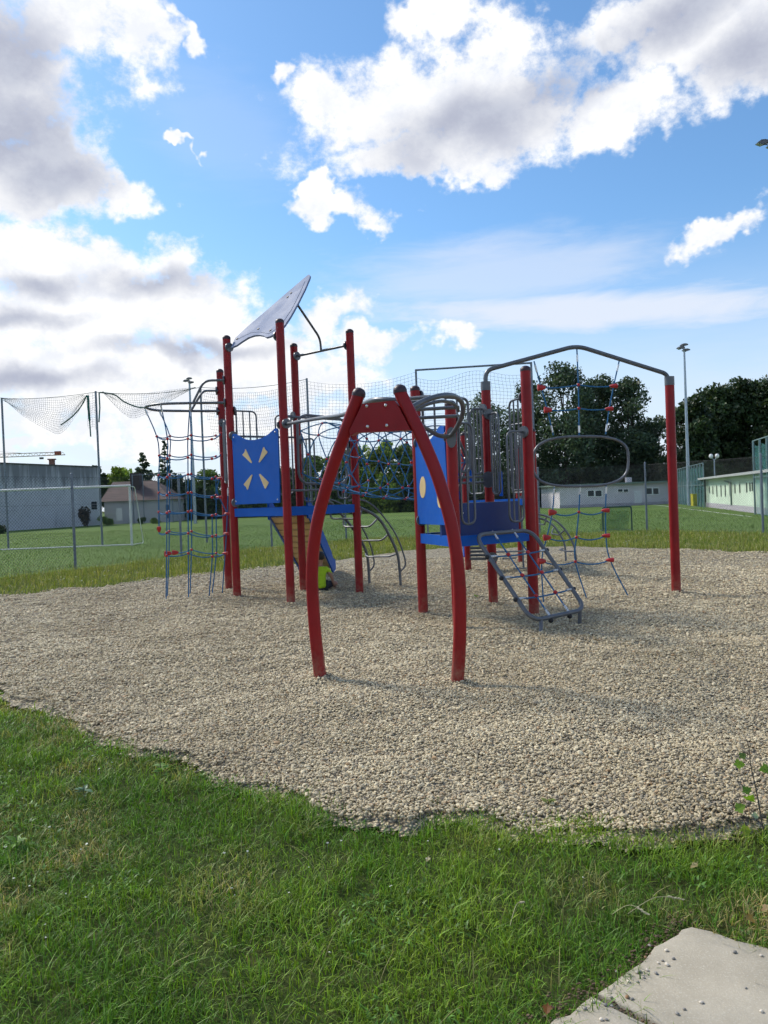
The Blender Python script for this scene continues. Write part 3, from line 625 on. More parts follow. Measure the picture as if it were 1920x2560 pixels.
MB().tube(fillet([mid, mid+Vector((-.01, -.03, .21)), bk+Vector((.02, .02, 0))], .12), .019, 12).build('roof_brace', GREY, PS)

# ---- arch in front
pl = lambda u, v: V(u, v, ARL, ARR)
LL = [(897, 985), (895, 992), (880, 1033), (863, 1081), (837, 1153), (814, 1225), (795, 1298), (784, 1370), (780, 1440), (782.5, 1504), (787, 1565), (793, 1628), (802, 1699), (808, 1745)]
RL = [(1000, 977), (1002, 985), (1018, 1018), (1031, 1045), (1050, 1084), (1085, 1166), (1106, 1228), (1126, 1300), (1139, 1370), (1147, 1440), (1150, 1512), (1149.5, 1584), (1147, 1649), (1142.7, 1714), (1139, 1760)]
plate = [(911, 1011), (989, 1003), (1002, 1020), (1032, 1078), (1028, 1076), (896, 1082), (880, 1090), (878, 1078)]
an = Vector((-(ARR-ARL).y, (ARR-ARL).x, 0)).normalized(); an = an if an.y < 0 else -an
arch = MB().poly([pl(u, v) for u, v in plate], an, .096).build('arch', RED, PS, angle=30)
for L in (LL, RL):
    pts = spline([pl(u, v) for u, v in L], 4)
    lg = MB().tube(pts, .053, 20, power=3.0).build('leg', RED, arch, angle=50)
    t = (pts[0]-pts[3]).normalized(); q = Vector((0, 0, 1)).rotation_difference(t)
    place(meshdata(MB().tube([(0, 0, -.02), (0, 0, .004)], .0585, 20, cap=False, power=2.6).dome((0, 0, .004), .058, .05, 20), 'leg_cap', PLUM), 'leg_cap', pts[0], arch, rot=q.to_euler())
for x, y in ((503, 322), (632, 317), (508, 463), (640, 455)): bolt(pl(740+x*s1, 900+y*s1)+an*.049, an, arch, .9)

# ---- overhead ladder from the left tower over the arch to the right tower
def PP(*l): return [P(*q) for q in l]
rail = spline(PP((718, 1059.6, A2.y-.05), (790, 1047, 9.8), (857, 1037, 8.6), (905, 1012, 7.5), (930, 1001, 7.0), (955, 999, 6.85), (990, 1000.5, 6.8), (1012, 1003, 6.85)), 6)
oh = MB().tube(rail, .024, 12).build('overhead_ladder', GREY, PS); mount(A2, ztop(1060, 715, A2), (B0-A2), oh)
loop = spline(PP((1003, 1035, 6.75), (1028, 1019, 6.9), (1065, 1000, 7.05), (1106, 989, 7.2), (1134, 990, 7.45), (1153, 1004, 7.8), (1157.5, 1028, 8.15), (1148, 1056, 8.5), (1134, 1080, 8.85), (1122, 1090, 8.95), (1098, 1089, 8.85), (1076, 1077.5, 8.65), (1053, 1063, 8.45), (1024, 1043, 8.2), (985, 1022, 7.9), (960, 1013, 7.6)), 6)
MB().tube(loop, .026, 12).build('rail', GREY, oh)
loop2 = spline(PP((1010, 1045, 6.95), (1032, 1027, 7.1), (1065, 1012, 7.25), (1100, 1003, 7.4), (1122, 1005, 7.6), (1139, 1014, 7.85), (1146, 1027, 8.1)), 6)
MB().tube(loop2, .017, 10).build('rail', GREY, oh)
for l in (((985, 1027, 8.1), (1149, 1018, 8.0)), ((985, 1048, 8.4), (1144, 1040, 8.3)), ((960, 1002, 7.6), (1075, 992, 7.35)), ((940, 1010, 7.8), (1060, 1003, 7.5))): MB().tube(PP(*l), .019, 10).build('rung', GREY, oh)
MB().disc((0, 0, 0), (0, -1, 0), .06, .02, 16, 1.7)
m_ = mount(B0, ztop(1095, 1125, B0), (-.1, -1), oh); m_.scale = (.8, 1, 1.6)

# ---- railings ("half gates") beside the openings
def gate(p, d, zt, zb, w, bars, r=.0145, vertical_end=True):
    d = Vector((d[0], d[1], 0)).normalized(); a = p+d*(PR); e = p+d*(PR+w); i = p+d*(PR+.05)
    up = lambda q, z: q+Vector((0, 0, z))
    o = MB().tube(fillet([up(a, zt), up(e, zt), up(e, zb), up(i, zb), up(i, zt-.01)], .10), r, 10).build('railing', GREY, PS)
    for k in range(bars): q = i+(e-i)*(k+1)/(bars+1); MB().tube([up(q, zb), up(q, zt)], r*.8, 8).build('bar', GREY, o)
    mount(p, zt, d, o); return o
gate(B0, B2-B0, ztop(1056, 1150, B0), ztop(1312, 1150, B0), .26, 1)
gate(B2, B0-B2, ztop(1081, 1290, B2), ztop(1303, 1290, B2), .30, 2)
gate(B2, B3-B2, ztop(992, 1290, B2), ztop(1225, 1290, B2), .42, 2)
gate(B3, B2-B3, ztop(1037, 1222, B3), ztop(1236, 1225, B3), .30, 2)
gate(B1, B3-B1, ztop(988, 1065, B1), ztop(1180, 1065, B1), .85, 3, .019)
gate(B3, B1-B3, ztop(1024, 1205, B3), ztop(1186, 1205, B3), .25, 2)
gate(B0, B1-B0, ztop(1090, 1150, B0), ztop(1180, 1150, B0), .10, 0)
gate(A1, A4-A1, ztop(1026, 590, A1), ztop(1228, 590, A1), .42, 2)
gate(A4, A1-A4, ztop(1040, 745, A4), ztop(1235, 745, A4), .36, 2)
gate(A4, A5-A4, ztop(1100, 750, A4), ztop(1255, 760, A4), .34, 2)
gate(A5, A4-A5, ztop(1108, 880, A5), ztop(1245, 885, A5), .34, 2)
gate(A3, A1-A3, ztop(1058, 556, A3), ztop(1208, 562, A3), .38, 2)
gate(C1, C3-C1, ztop(1150, 1165, C1), ztop(1235, 1165, C1), .5, 3)
gate(C3, C1-C3, ztop(1055, 1325, C3), ztop(1230, 1325, C3), .5, 3)
bar = MB().tube([A1+Vector((0, 0, ztop(1089, 615, A1)))+(A4-A1).normalized()*PR, A4+Vector((0, 0, ztop(1089, 615, A1)))-(A4-A1).normalized()*PR], .018, 10).build('guard_bar', GREY, PS); mount(A1, ztop(1089, 615, A1), A4-A1, bar)
for p_, q_, v_, u_ in ((B3, B1, 1206, 1226), (B3, B1, 1192, 1226)): z_ = ztop(v_, u_, p_); bar = MB().tube([p_.lerp(q_, .06)+Vector((0, 0, z_)), p_.lerp(q_, .94)+Vector((0, 0, z_))], .017, 10).build('guard_bar', GREY, PS); mount(p_, z_, (-.3, -1), bar)

# ---- rope work
CONN = meshdata(MB().ball((0, 0, 0), .026, 10, 6, (1, 1, .9)), 'connector', KNOT)
WEDGE = meshdata(MB().tube([(-.05, 0, 0), (-.045, 0, 0), (.02, 0, 0), (.055, 0, 0), (.06, 0, 0)], [.030, .042, .034, .016, .010], 12, sx=.6).build and MB().tube([(-.05, 0, 0), (-.045, 0, 0), (.02, 0, 0), (.055, 0, 0), (.06, 0, 0)], [.030, .045, .036, .018, .010], 12, sx=.7), 'connector', KNOT)
FERR = meshdata(MB().tube([(0, 0, -.05), (0, 0, .05)], .0145, 10).tube([(0, 0, .05), (0, 0, .085)], .009, 8), 'ferrule', SILV)
def rope(pts, parent, r=.0098, m=ROPE): return MB().tube(pts, r, 7).build('rope', m, parent)
def conn(p, parent, s=1.): return place(CONN, 'connector', p, parent, rng.uniform(0, 3), s)
def wedge(p, d, parent, s=1.): return place(WEDGE, 'connector', p, parent, rot=Vector((1, 0, 0)).rotation_difference(Vector(d).normalized()).to_euler(), scale=s)
def ferr(p, d, parent): return place(FERR, 'ferrule', p, parent, rot=Vector((0, 0, 1)).rotation_difference(Vector(d).normalized()).to_euler())

# ---- rope climber on the left tower: hoop overhead, two net walls
hoop = fillet(PP((564, 1007, A1.y-.02), (477, 1007.5, 12.78), (395, 1009.5, 12.82), (358, 1017, 13.15), (385, 1026.5, 13.5), (477, 1027.7, 13.55), (553, 1027.7, A3.y)), .45, 8)
cn = MB().tube(hoop, .022, 12).build('rope_climber', GREY, PS)
for l in (((559, 950.6, A1.y), (510, 951.4, 12.8), (481, 1010, 12.78)), ((548, 976.7, A3.y), (507, 977, 13.6), (477, 1028, 13.55))): MB().tube(fillet(PP(*l), .12), .020, 10).build('hoop_brace', GREY, cn)
for p_, u_, v_ in ((A1, 564, 1007), (A1, 559, 950.6), (A3, 553, 1027.7), (A3, 548, 976.7)): mount(p_, ztop(v_, u_, p_), (-1, -.1), cn)
rowsF = [(1097, 1097, 1098), (1146, 1144, 1147), (1193, 1186, 1197), (1238, 1232, 1243), (1282, 1279, 1289), (1332, 1333, 1341), (1389, 1383, 1391)]
rowsB = [(1090, 1088, 1089), (1139, 1137, 1141), (1187, 1185, 1192), (1232, 1231, 1238), (1279, 1277, 1286), (1328, 1328, 1338), (1381, 1374, 1383)]
colF = [418, 470, 530]; colB = [424, 478, 540]; dF, dB = 12.95, 13.42
lean = lambda v: (v-1190)*.012
leftE = [(392, 1091), (398, 1139), (397, 1188), (397, 1232), (397, 1280), (398, 1333), (424, 1383)]; rightE = [(552, 1083), (553, 1135), (550, 1196), (548, 1243), (568, 1284), (566, 1334), (563, 1383)]
nodesF = [[P(u+lean(v)*(.4 if k else -.6), v, dF) for k, (u, v) in enumerate(zip(colF, r))] for r in rowsF]; nodesB = [[P(u+lean(v)*(.4 if k else -.6), v, dB) for k, (u, v) in enumerate(zip(colB, r))] for r in rowsB]
for i in range(7):
    le = P(*leftE[i], 13.18); re = P(*rightE[i], 13.2)
    for nd in (nodesF[i], nodesB[i]):
        pts = [le]+nd+[re]; path = []
        for a_, b_ in zip(pts[:-1], pts[1:]): path += sag(a_, b_, .028+.01*random.random(), 5)[:-1]
        rope(path+[pts[-1]], cn)
        for q in nd: conn(q, cn)
    if i in (2, 3, 4, 5, 6): wedge(re, (-1, 0, 0), cn, .9)
    else: conn(re, cn)
    if i == 6: wedge(le+Vector((0, -.12, 0)), (1, .1, 0), cn, 1.1); wedge(le+Vector((.06, .12, 0)), (1, .1, 0), cn, 1.)
    elif i == 5: wedge(le+Vector((0, 0, .07)), (0, 0, -1), cn, .9)
    else: conn(le, cn)
tops = {0: (402, 1012, 12.82), 1: (475, 1008, 12.8)}; topsB = {0: (398, 1026, 13.5), 1: (476, 1028, 13.55)}
endsF = [(409, 1505), (467, 1502), (525, 1494)]; endsB = [(413, 1496), (470, 1494), (529, 1489)]
for nd, tp, en, dd in ((nodesF, tops, endsF, dF), (nodesB, topsB, endsB, dB)):
    for k in range(3):
        pts = [nd[i][k] for i in range(7)]
        if k in tp: t0 = P(*tp[k]); pts = [t0]+pts; ferr(t0.lerp(pts[1], .12), t0-pts[1], cn)
        else: pts = pts[4:] if nd is nodesF else pts[2:]
        g_ = G(*en[k]); pts.append(Vector((g_.x, dd+ (g_.y-dd)*.35, -.02)))
        rope(spline(pts, 3), cn)
lp = [P(363, 1024, 13.15)]+[P(*leftE[i], 13.18) for i in range(6)]; rope(spline(lp, 3), cn); ferr(lp[0].lerp(lp[1], .12), lp[0]-lp[1], cn)
rp = [P(570, 1232, 13.2)]+[P(*rightE[i], 13.2) for i in (4, 5, 6)]+[P(555, 1492, 13.3)]; rope(spline(rp, 3), cn); ferr(rp[0], (0, 0, 1), cn)
for i in range(2, 5): rope(spline([P(*rightE[i], 13.2), P(rightE[i][0]-8, rightE[i][1]+26, 13.2), P(*rightE[i+1], 13.2)] if i < 3 else [P(*rightE[i], 13.2), P(*rightE[i+1], 13.2)], 2), cn)

# ---- rope tunnel between the towers
HA = fillet([V(u, v, A2, A5) for u, v in ((745, 1120), (743, 1050), (760, 1037), (850, 1046), (868, 1062), (870, 1190), (858, 1209), (760, 1209), (747, 1190), (745, 1120))], .10)
tn = MB().tube(HA, .021, 10).build('rope_tunnel', GREY, PS)
for z_ in (ztop(1040, 735, A2), ztop(1226, 735, A2)): MB().tube([A2.lerp(A5, .05)+Vector((0, 0, z_)), A2.lerp(A5, .95)+Vector((0, 0, z_))], .017, 10).build('guard_bar', GREY, tn)
E0 = A2.lerp(A5, .5); E1 = B1+(A5-A2)*.28+Vector((.1, .05, 0)); ax = (E1-E0); side = Vector((-ax.y, ax.x, 0)).normalized()
NR, NL = 5, 12
def tun(i, j):                                                     # i round the tube, j along it
    t = j/NL; a = 2*math.pi*(i+.5*(j % 2))/NR; c = E0+ax*t; zc_ = (2.34-.30*t)-.10*math.sin(math.pi*t); sq = 1/max(abs(math.cos(a)), abs(math.sin(a)))**.55
    return c+side*(.45*math.cos(a)*sq)+Vector((0, 0, zc_+.50*math.sin(a)*sq))
for i in range(NR):
    for s_ in (1, -1):
        pts = [tun(i, 0)]; q = i
        for j in range(NL):
            if s_ == 1: q = q+1 if (j % 2) else q
            else: q = q-1 if (j % 2 == 0) else q
            pts.append(tun(q, j+1))
        rope(spline(pts, 4), tn, .0088)
for j in range(1, NL):
    for i in range(NR): conn(tun(i, j), tn, .85)
for i in range(NR):
    path = []
    for j in range(0, NL, 2): path += sag(tun(i, j), tun(i, j+2), .02, 4)[:-1]
    rope(path+[tun(i, NL)], tn, .009)
MB().tube([tun(i, NL)+ax*.02 for i in range(NR)], .02, 10, closed=True).build('hoop', GREY, tn)

# ---- net ramp in front of the right tower
fr = [P(1186, 1337, 9.06), P(1328, 1325, 9.55), P(1465, 1523, 8.87), P(1330, 1553, 8.36)]
mid_ = (fr[0]+fr[1])/2
ring = fillet([mid_, fr[1], fr[2], fr[3], fr[0], mid_], .17, 7)
nr = MB().tube(ring[:-1], .025, 12, closed=True).build('net_ramp', GREY, PS)
for p_, t_ in ((fr[3].lerp(fr[2], .16), (1351, 1593)), (fr[3].lerp(fr[2], .88), (1448, 1568))): g_ = G(*t_); MB().tube([p_, Vector((g_.x, g_.y, -.1))], .022, 12).build('foot', GREY, nr)
def fq(a, b): return fr[0].lerp(fr[1], a).lerp(fr[3].lerp(fr[2], a), b)
for a_ in (.33, .68):
    rope([fq(a_, b_) for b_ in (0, .25, .5, .75, 1)], nr, .0095)
    for e_ in (.04, .96): ferr(fq(a_, e_), fq(a_, 0)-fq(a_, 1), nr)
    for b_ in (.27, .52, .76): conn(fq(a_, b_), nr, 1.05)
    place(meshdata(MB().ball((0, 0, 0), .03), 'plug', BLACK), 'plug', fq(a_, 1.0)+Vector((0, -.01, -.035)), nr)
for b_ in (.27, .52, .76):
    rope(sag(fq(.02, b_), fq(.98, b_), .018, 6), nr, .0095)
    for a_ in (.05, .95): ferr(fq(a_, b_), fq(1, b_)-fq(0, b_), nr)
    for a_ in (-.03, 1.03): place(meshdata(MB().ball((0, 0, 0), .028), 'plug', BLACK), 'plug', fq(a_, b_), nr)

# ---- hanging net with ring between right tower and single post
hp = lambda u, v: V(u, v, B3, RP)
top0 = B3+Vector((0, 0, ZARM+.05)); top1 = RP+Vector((0, 0, ZARR+.05))
beam_ = fillet([top0, hp(1214, 926), hp(1442, 864), hp(1665, 934), top1], .16, 7)
hn = MB().tube(beam_, .031, 14).build('hanging_net', GREY, PS)
oval = []
Lx, Rx, Ty, By = 1333, 1571, 1091, 1216
for k in range(40):
    q = 2*math.pi*k/40; cx, cy = math.cos(q), math.sin(q)
    oval.append(hp((Lx+Rx)/2+(Rx-Lx)/2*math.copysign(abs(cx)**.72, cx), (Ty+By)/2-(By-Ty)/2*math.copysign(abs(cy)**.62, cy)+(-3 if cx > 0 else 3)*abs(cx)))
MB().tube(oval, .019, 12, closed=True).build('oval_ring', GREY, hn)
tp = [(1335, 903), (1442, 870), (1548, 902)]; r1 = [(1353, 969), (1446, 962), (1534, 965)]; r2 = [(1369, 1025), (1447, 1021), (1523, 1022)]; ot = [(1383, 1088), (1448, 1090), (1514, 1086)]
for k in range(3):
    pts = [hp(*tp[k]), hp(*r1[k]), hp(*r2[k]), hp(*ot[k])]; rope(pts, hn); ferr(pts[0].lerp(pts[1], .28), pts[1]-pts[0], hn); ferr(pts[3].lerp(pts[2], .25), pts[3]-pts[2], hn)
ob = [(1386, 1218), (1450, 1214), (1516, 1213)]; q1 = [(1381, 1281), (1447, 1280), (1514, 1276)]; q2 = [(1367, 1344), (1441, 1343), (1515, 1339)]; q3 = [(1354, 1403), (1438, 1404), (1525, 1400)]; gg = [(1359, 1512), (1470, 1504), (1576, 1497)]
for k in range(3):
    pts = [hp(*ob[k]), hp(*q1[k]), hp(*q2[k]), hp(*q3[k])]; g_ = hp(*gg[k]); pts.append(Vector((g_.x, g_.y, -.03))); rope(spline(pts, 3), hn); ferr(pts[0].lerp(pts[1], .2), pts[0]-pts[1], hn)
for rr in (r1, r2, q1, q2, q3):
    p3 = [hp(*q) for q in rr]; lowr = rr in (q1, q2, q3)
    rope(sag(p3[0], p3[1], .05 if lowr else .02)+sag(p3[1], p3[2], .05 if lowr else .02)[1:], hn)
    conn(p3[1], hn, .95); wedge(p3[0], (1, 0, 0), hn, 1.05); wedge(p3[2], (-1, 0, 0), hn, 1.05)

# ---- slide behind the left tower
def slide():
    tl, bl = Vector((-2.02, 13.45, ZA-.02)), Vector((-1.86, 16.75, .20)); tr, br = Vector((-1.36, 13.65, ZA-.02)), Vector((-1.14, 16.55, .16))
    prof = [(0, 0), (.06, .01), (.9, .86), (.97, .965), (1., .99), (1.08, 1.0)]
    L = [Vector((tl.x+(bl.x-tl.x)*t, tl.y+(bl.y-tl.y)*t, tl.z+(bl.z-tl.z)*h)) for t, h in prof]; R_ = [Vector((tr.x+(br.x-tr.x)*t, tr.y+(br.y-tr.y)*t, tr.z+(br.z-tr.z)*h)) for t, h in prof]
    b_ = MB(); n = len(L); b_.add(L+R_, [(i, i+1, n+i+1, n+i) for i in range(n-1)]); o = b_.build('slide', STEEL, PS)
    for E in (L, R_):
        up = Vector((0, 0, .17)); dn = Vector((0, 0, -.20)); outl = [p+dn for p in E[:-2]]+[E[-2]+Vector((0, .0, -.12)), E[-1]+Vector((0, .12, -.10)), E[-1]+Vector((0, .16, .0)), E[-1]+Vector((0, .10, .12))]+[p+up for p in E[::-1][1:]]
        MB().poly(outl, (1, .05, 0), .03).build('side_panel', BLUE, o, angle=30)
    k = 9
    for i in range(k):                                             # boards closing the underside
        t0, t1 = .04+i*.92/k+.010, .04+(i+1)*.92/k-.010
        f_ = lambda E, t: E[0].lerp(E[-2], t)+Vector((0, 0, -.10))
        MB().poly([f_(L, t0), f_(R_, t0), f_(R_, t1), f_(L, t1)], (0, .45, 1), .02).build('underside_board', TAN, o, smooth=False)
slide()

# ---- arched ladders
def arched(Lp, Rp, loops, rungs, r=.025):
    o = MB().tube(spline(PP(*Lp), 5), r, 12).build('arched_ladder', GREY, PS); MB().tube(spline(PP(*Rp), 5), r, 12).build('rail', GREY, o)
    for l in loops: MB().tube(spline(PP(*l), 5), .015, 10).build('handrail', GREY, o)
    for l in rungs: MB().tube(fillet(PP(*l), .08), .016, 10).build('rung', GREY, o)
arched([(800, 1262, 13.35), (822, 1254, 13.5), (851, 1283, 13.75), (885, 1325, 13.95), (908, 1362, 14.05), (919, 1396, 14.1), (924, 1462.6, 14.1), (925, 1475, 14.1)],
       [(845, 1270, 12.95), (880, 1266, 13.05), (904, 1271, 13.15), (945, 1295, 13.3), (973, 1338, 13.4), (993, 1384, 13.47), (999, 1425, 13.5), (1002, 1468, 13.5), (1003, 1482, 13.5)],
       [[(870, 1252, 13.0), (904, 1250, 13.12), (935, 1266, 13.25), (969, 1305, 13.37), (993, 1343, 13.44), (1010, 1389, 13.49), (1013, 1413, 13.5), (1002, 1428, 13.5)], [(815, 1245, 13.45), (862, 1265, 13.7), (900, 1310, 13.9), (925, 1360, 14.05), (933, 1391, 14.1), (935, 1413, 14.1), (925, 1427, 14.1)]],
       [[(824, 1262, 13.5), (827, 1297, 13.4), (899, 1297, 13.05), (905, 1272, 13.15)], [(860, 1292, 13.8), (858, 1317, 13.7), (925, 1317, 13.2), (944, 1296, 13.3)], [(888, 1330, 13.97), (893, 1352, 13.8), (955, 1351, 13.35), (970, 1336, 13.4)], [(914, 1384, 14.08), (916, 1392, 13.9), (975, 1391, 13.5), (992, 1384, 13.47)]])
arched([(1330, 1287, 16.9), (1343.5, 1286, 16.9), (1365, 1290, 16.8), (1391, 1303, 16.6), (1413, 1325, 16.45), (1428, 1349, 16.35), (1437, 1373, 16.3), (1441, 1414, 16.3), (1442, 1425, 16.3)],
       [(1330, 1293, 17.5), (1343.5, 1294.5, 17.5), (1365, 1301, 17.4), (1385, 1316, 17.25), (1402, 1340, 17.1), (1412, 1364, 17.05), (1415, 1407, 17.0), (1416, 1418, 17.0)], [],
       [[(1366, 1291, 16.8), (1362, 1312, 16.8), (1345, 1310, 17.3), (1340, 1295, 17.5)], [(1412, 1325, 16.45), (1397, 1338, 16.6), (1378, 1334, 17.1), (1386, 1317, 17.25)], [(1436, 1378, 16.3), (1420, 1379, 16.5), (1397, 1374, 16.9), (1408, 1372, 17.05)]], .022)
# ---- step ladder of tubes and the grated step block under the far platform
sl = MB().tube(PP((1302, 1240, 15.6), (1309, 1422, 15.4)), .02, 10).build('step_ladder', GREY, PS)
for v_, u0, u1 in ((1378, 1240, 1312), (1395, 1258, 1290), (1420, 1285, 1318)): MB().tube(PP((u0, v_+2, 13.6), (u1, v_, 15.3)), .016, 8).build('rung', GREY, sl)
mount(B3, ztop(1393, 1231, B3), (0, -1), sl)
st = MB().tube([P(1158, 1352, 15.9), P(1160, 1392, 15.6)], .02, 8).build('step_block', BLUE, PS)
for k in range(6):
    a_, b_ = P(1176, 1352+k*9, 15.8-.12*k), P(1217, 1350+k*9, 15.7-.12*k); MB().beam(a_, b_, a_.z-.02, a_.z+.02, .16).build('tread', DSTEP, st, smooth=False)

# ================================================================ BACKGROUND
FST = mat('fence_steel', (.17, .20, .24), .5, metal=.5, var=.2, vscale=14)
WIRE = mat('fence_wire', (.035, .042, .046), .6, var=.1)
# ---- chain-link fence
fe = empty('wire_fence', (fp[4][0], fp[4][1], 0)); tag(fe, 'grey chain-link fence with steel posts between meadow and playing field', 'fence')
FH = 2.58
for i, (x, y) in enumerate(fp):
    MB().tube([(x, y, -.15), (x, y, FH)], .036, 10).dome((x, y, FH), .036, .02, 10, 3).build('post', FST, fe)
for (x0, y0), (x1, y1) in zip(fp[:-1], fp[1:]):
    a_, b_ = Vector((x0, y0, 0)), Vector((x1, y1, 0)); L = (b_-a_).length; d = (b_-a_)/L; n = Vector((-d.y, d.x, 0)); H = FH-.10; z0 = .02; mb = MB(); r = .0030
    def strand(s0, za, s1, zb, off):
        p, q = a_+d*s0+n*off+Vector((0, 0, za)), a_+d*s1+n*off+Vector((0, 0, zb)); t = (q-p).normalized(); u_ = t.cross(n).normalized()
        vs = []
        for e in (p, q): vs += [e+u_*r, e-u_*r*.5+n*r*.87, e-u_*r*.5-n*r*.87]
        mb.add(vs, [(0, 1, 4, 3), (1, 2, 5, 4), (2, 0, 3, 5)])
    sp = .088; k = -H
    while k < L:
        for sgn in (1, -1):
            s0, s1 = k, k+H; za, zb = (z0, z0+H) if sgn == 1 else (z0+H, z0); c0 = max(0, -s0)/H; c1 = min(1, (L-s0)/H)
            if c1 > c0: strand(s0+H*c0, za+(zb-za)*c0, s0+H*c1, za+(zb-za)*c1, .003*sgn)
        k += sp
    for zz_ in (.06, .9, 1.75, FH-.09): strand(0, zz_, L, zz_, .008)
    mb.build('wire_mesh', WIRE, fe, smooth=False)

# ---- tall ball-stop net on poles
NETM = mat('net_cord', (.055, .09, .085), .8, var=.2); CORD = mat('green_cord', (.02, .12, .10), .8, var=.2)
NH = 6.85
def npole(u, v):
    d = ray(u, v); Y = (NH-CAM.z)/d.z*d.y; return P(u, v, Y)
NP = [npole(4, 994.8), npole(239, 977.8), npole(501, 966), npole(766.8, 945.7), npole(1039.5, 923.5), npole(1327.7, 905.4)]
bn = empty('ball_stop_net', (NP[3].x, NP[3].y, 0)); tag(bn, 'tall torn ball-stop net sagging between thin steel poles behind the fence', 'net')
for p in NP: MB().tube([(p.x, p.y, -.1), (p.x, p.y, NH)], .045, 10).build('pole', FST, bn)
MB().tube([NP[4]+Vector((0, 0, -.03)), NP[5]+Vector((0, 0, -.03))], .04, 8).build('top_bar', FST, bn)
def netgrid(top, bot, ns, nt, r=.0048, wob=.03, name='net', m=NETM, skip=None):
    """cords woven between an upper and a lower curve (functions of 0..1)"""
    mb = MB(); S = 16; ph = random.random()*9
    def pt(s, t):
        a_, b_ = Vector(top(s)), Vector(bot(s)); p = a_.lerp(b_, t); k = wob
        return p+Vector((k*math.sin(9*t+ph+s*5), k*2*math.sin(4*s*3+t*3+ph), k*math.sin(7*s+ph)*t))
    def cord(f, n):
        pts = [f(i/n) for i in range(n+1)]
        mb.tube(pts, r, 3, cap=False)
    for i in range(ns+1):
        s = i/ns; t1 = 1.0 if skip is None else skip(s)
        if t1 > .03: cord(lambda q: pt(s, q*t1), 10)
    for j in range(nt+1):
        t = j/nt
        ss = [i/60 for i in range(61) if skip is None or skip(i/60) >= t]
        if len(ss) > 2:
            s0, s1 = ss[0], ss[-1]; cord(lambda q: pt(s0+(s1-s0)*q, t), 18)
    return mb.build(name, m, bn, smooth=False)
def rope_top(a_, b_, sg): return lambda s: a_.lerp(b_, s)+Vector((0, 0, -.12-sg*4*s*(1-s)))
Zb = lambda p, z: Vector((p.x, p.y, z))
netgrid(rope_top(NP[2], NP[3], .32), lambda s: Zb(NP[2], 2.6).lerp(Zb(NP[3], 2.6), .12+.88*s), 52, 28, skip=lambda s: min(1, .25+s*6))
netgrid(rope_top(NP[3], NP[4], .30), lambda s: Zb(NP[3], 2.7).lerp(Zb(NP[4], 2.7), s), 30, 28)
netgrid(lambda s: NP[4].lerp(NP[5], s)+Vector((0, 0, -.35-.15*math.sin(s*9))), lambda s: Zb(NP[4], 4.4).lerp(Zb(NP[5], 4.5), s), 32, 14, skip=lambda s: 1. if s < .09 or s > .62 else .35+.55*max(0, (s-.16)/.46))
# fallen, gathered net pieces hanging from the top cord
z6 = lambda l, Y: [P(x*.36166, 900+y*.36166, Y) for x, y in l]
def curve(pts):
    sp_ = spline(pts, 12); n = len(sp_)-1
    def f(s):
        x = s*n; i = min(n-1, int(x)); return sp_[i].lerp(sp_[i+1], x-i)
    return f
Ya = NP[0].y-.1
netgrid(curve(z6([(15, 262), (150, 266), (300, 266), (450, 256), (590, 242)], Ya)), curve(z6([(30, 280), (170, 395), (330, 487), (450, 490), (590, 262)], Ya-.1)), 46, 15, wob=.05)
netgrid(curve(z6([(690, 222), (860, 235), (1020, 226), (1200, 208), (1345, 188)], NP[1].y)), curve(z6([(720, 228), (860, 372), (960, 388), (1120, 310), (1345, 196)], NP[1].y-.1)), 40, 11, wob=.05)
netgrid(curve(z6([(600, 240), (640, 232), (664, 222)], Ya)), curve(z6([(612, 470), (640, 460), (668, 480)], Ya)), 4, 14, wob=.02)
MB().tube(spline(z6([(608, 245), (612, 330), (620, 430), (627, 530)], Ya), 5), [.05]*10+[.03]*6, 6).build('gathered_cord', CORD, bn)
MB().tube(spline(z6([(600, 243), (560, 320), (500, 390), (420, 450)], Ya), 5), .03, 6).build('gathered_cord', CORD, bn)
MB().tube(spline(z6([(690, 224), (790, 240), (860, 290), (950, 325), (1010, 330)], NP[1].y), 5), .03, 6).build('gathered_cord', CORD, bn)
MB().tube(z6([(685, 225), (690, 330), (684, 430)], NP[1].y), .03, 6).build('gathered_cord', CORD, bn)
for i in range(0, 3): MB().tube(sag(NP[i]+Vector((0, 0, -.04)), NP[i+1]+Vector((0, 0, -.04)), .18 if i else .1, 10), .012, 5).build('top_cord', NETM, bn)

# ---- white goal on the left
WP = mat('white_paint', (.66, .67, .66), .45, var=.08, dirt=((.35, .36, .34), .3)); WP2 = mat('white_net', (.55, .56, .55), .8)
gb = G(330, 1363); gw = 7.4; g0 = Vector((gb.x, gb.y, 0)); g1 = g0+Vector((-gw, -.15, 0)); GH = P(327, 1214, gb.y).z
go = empty('football_goal', (g0+g1)/2); tag(go, 'white football goal in front of the stained grey wall', 'goal')
for p in (g0, g1):
    MB().tube([p+Vector((0, 0, -.03)), p+Vector((0, 0, GH))], .05, 10).build('goal_post', WP, go)
    MB().tube(fillet([p+Vector((0, 0, GH-.02)), p+Vector((.0, .7, GH-.05)), p+Vector((0, 1.6, .02)), p+Vector((0, 0, .02))], .1), .02, 8).build('net_stay', WP, go)
MB().tube([g0+Vector((.06, 0, GH)), g1+Vector((-.06, 0, GH))], .05, 10).build('crossbar', WP, go)
MB().tube([g0+Vector((0, .02, .03)), g1+Vector((0, .02, .03))], .03, 8).build('ground_bar', WP, go)
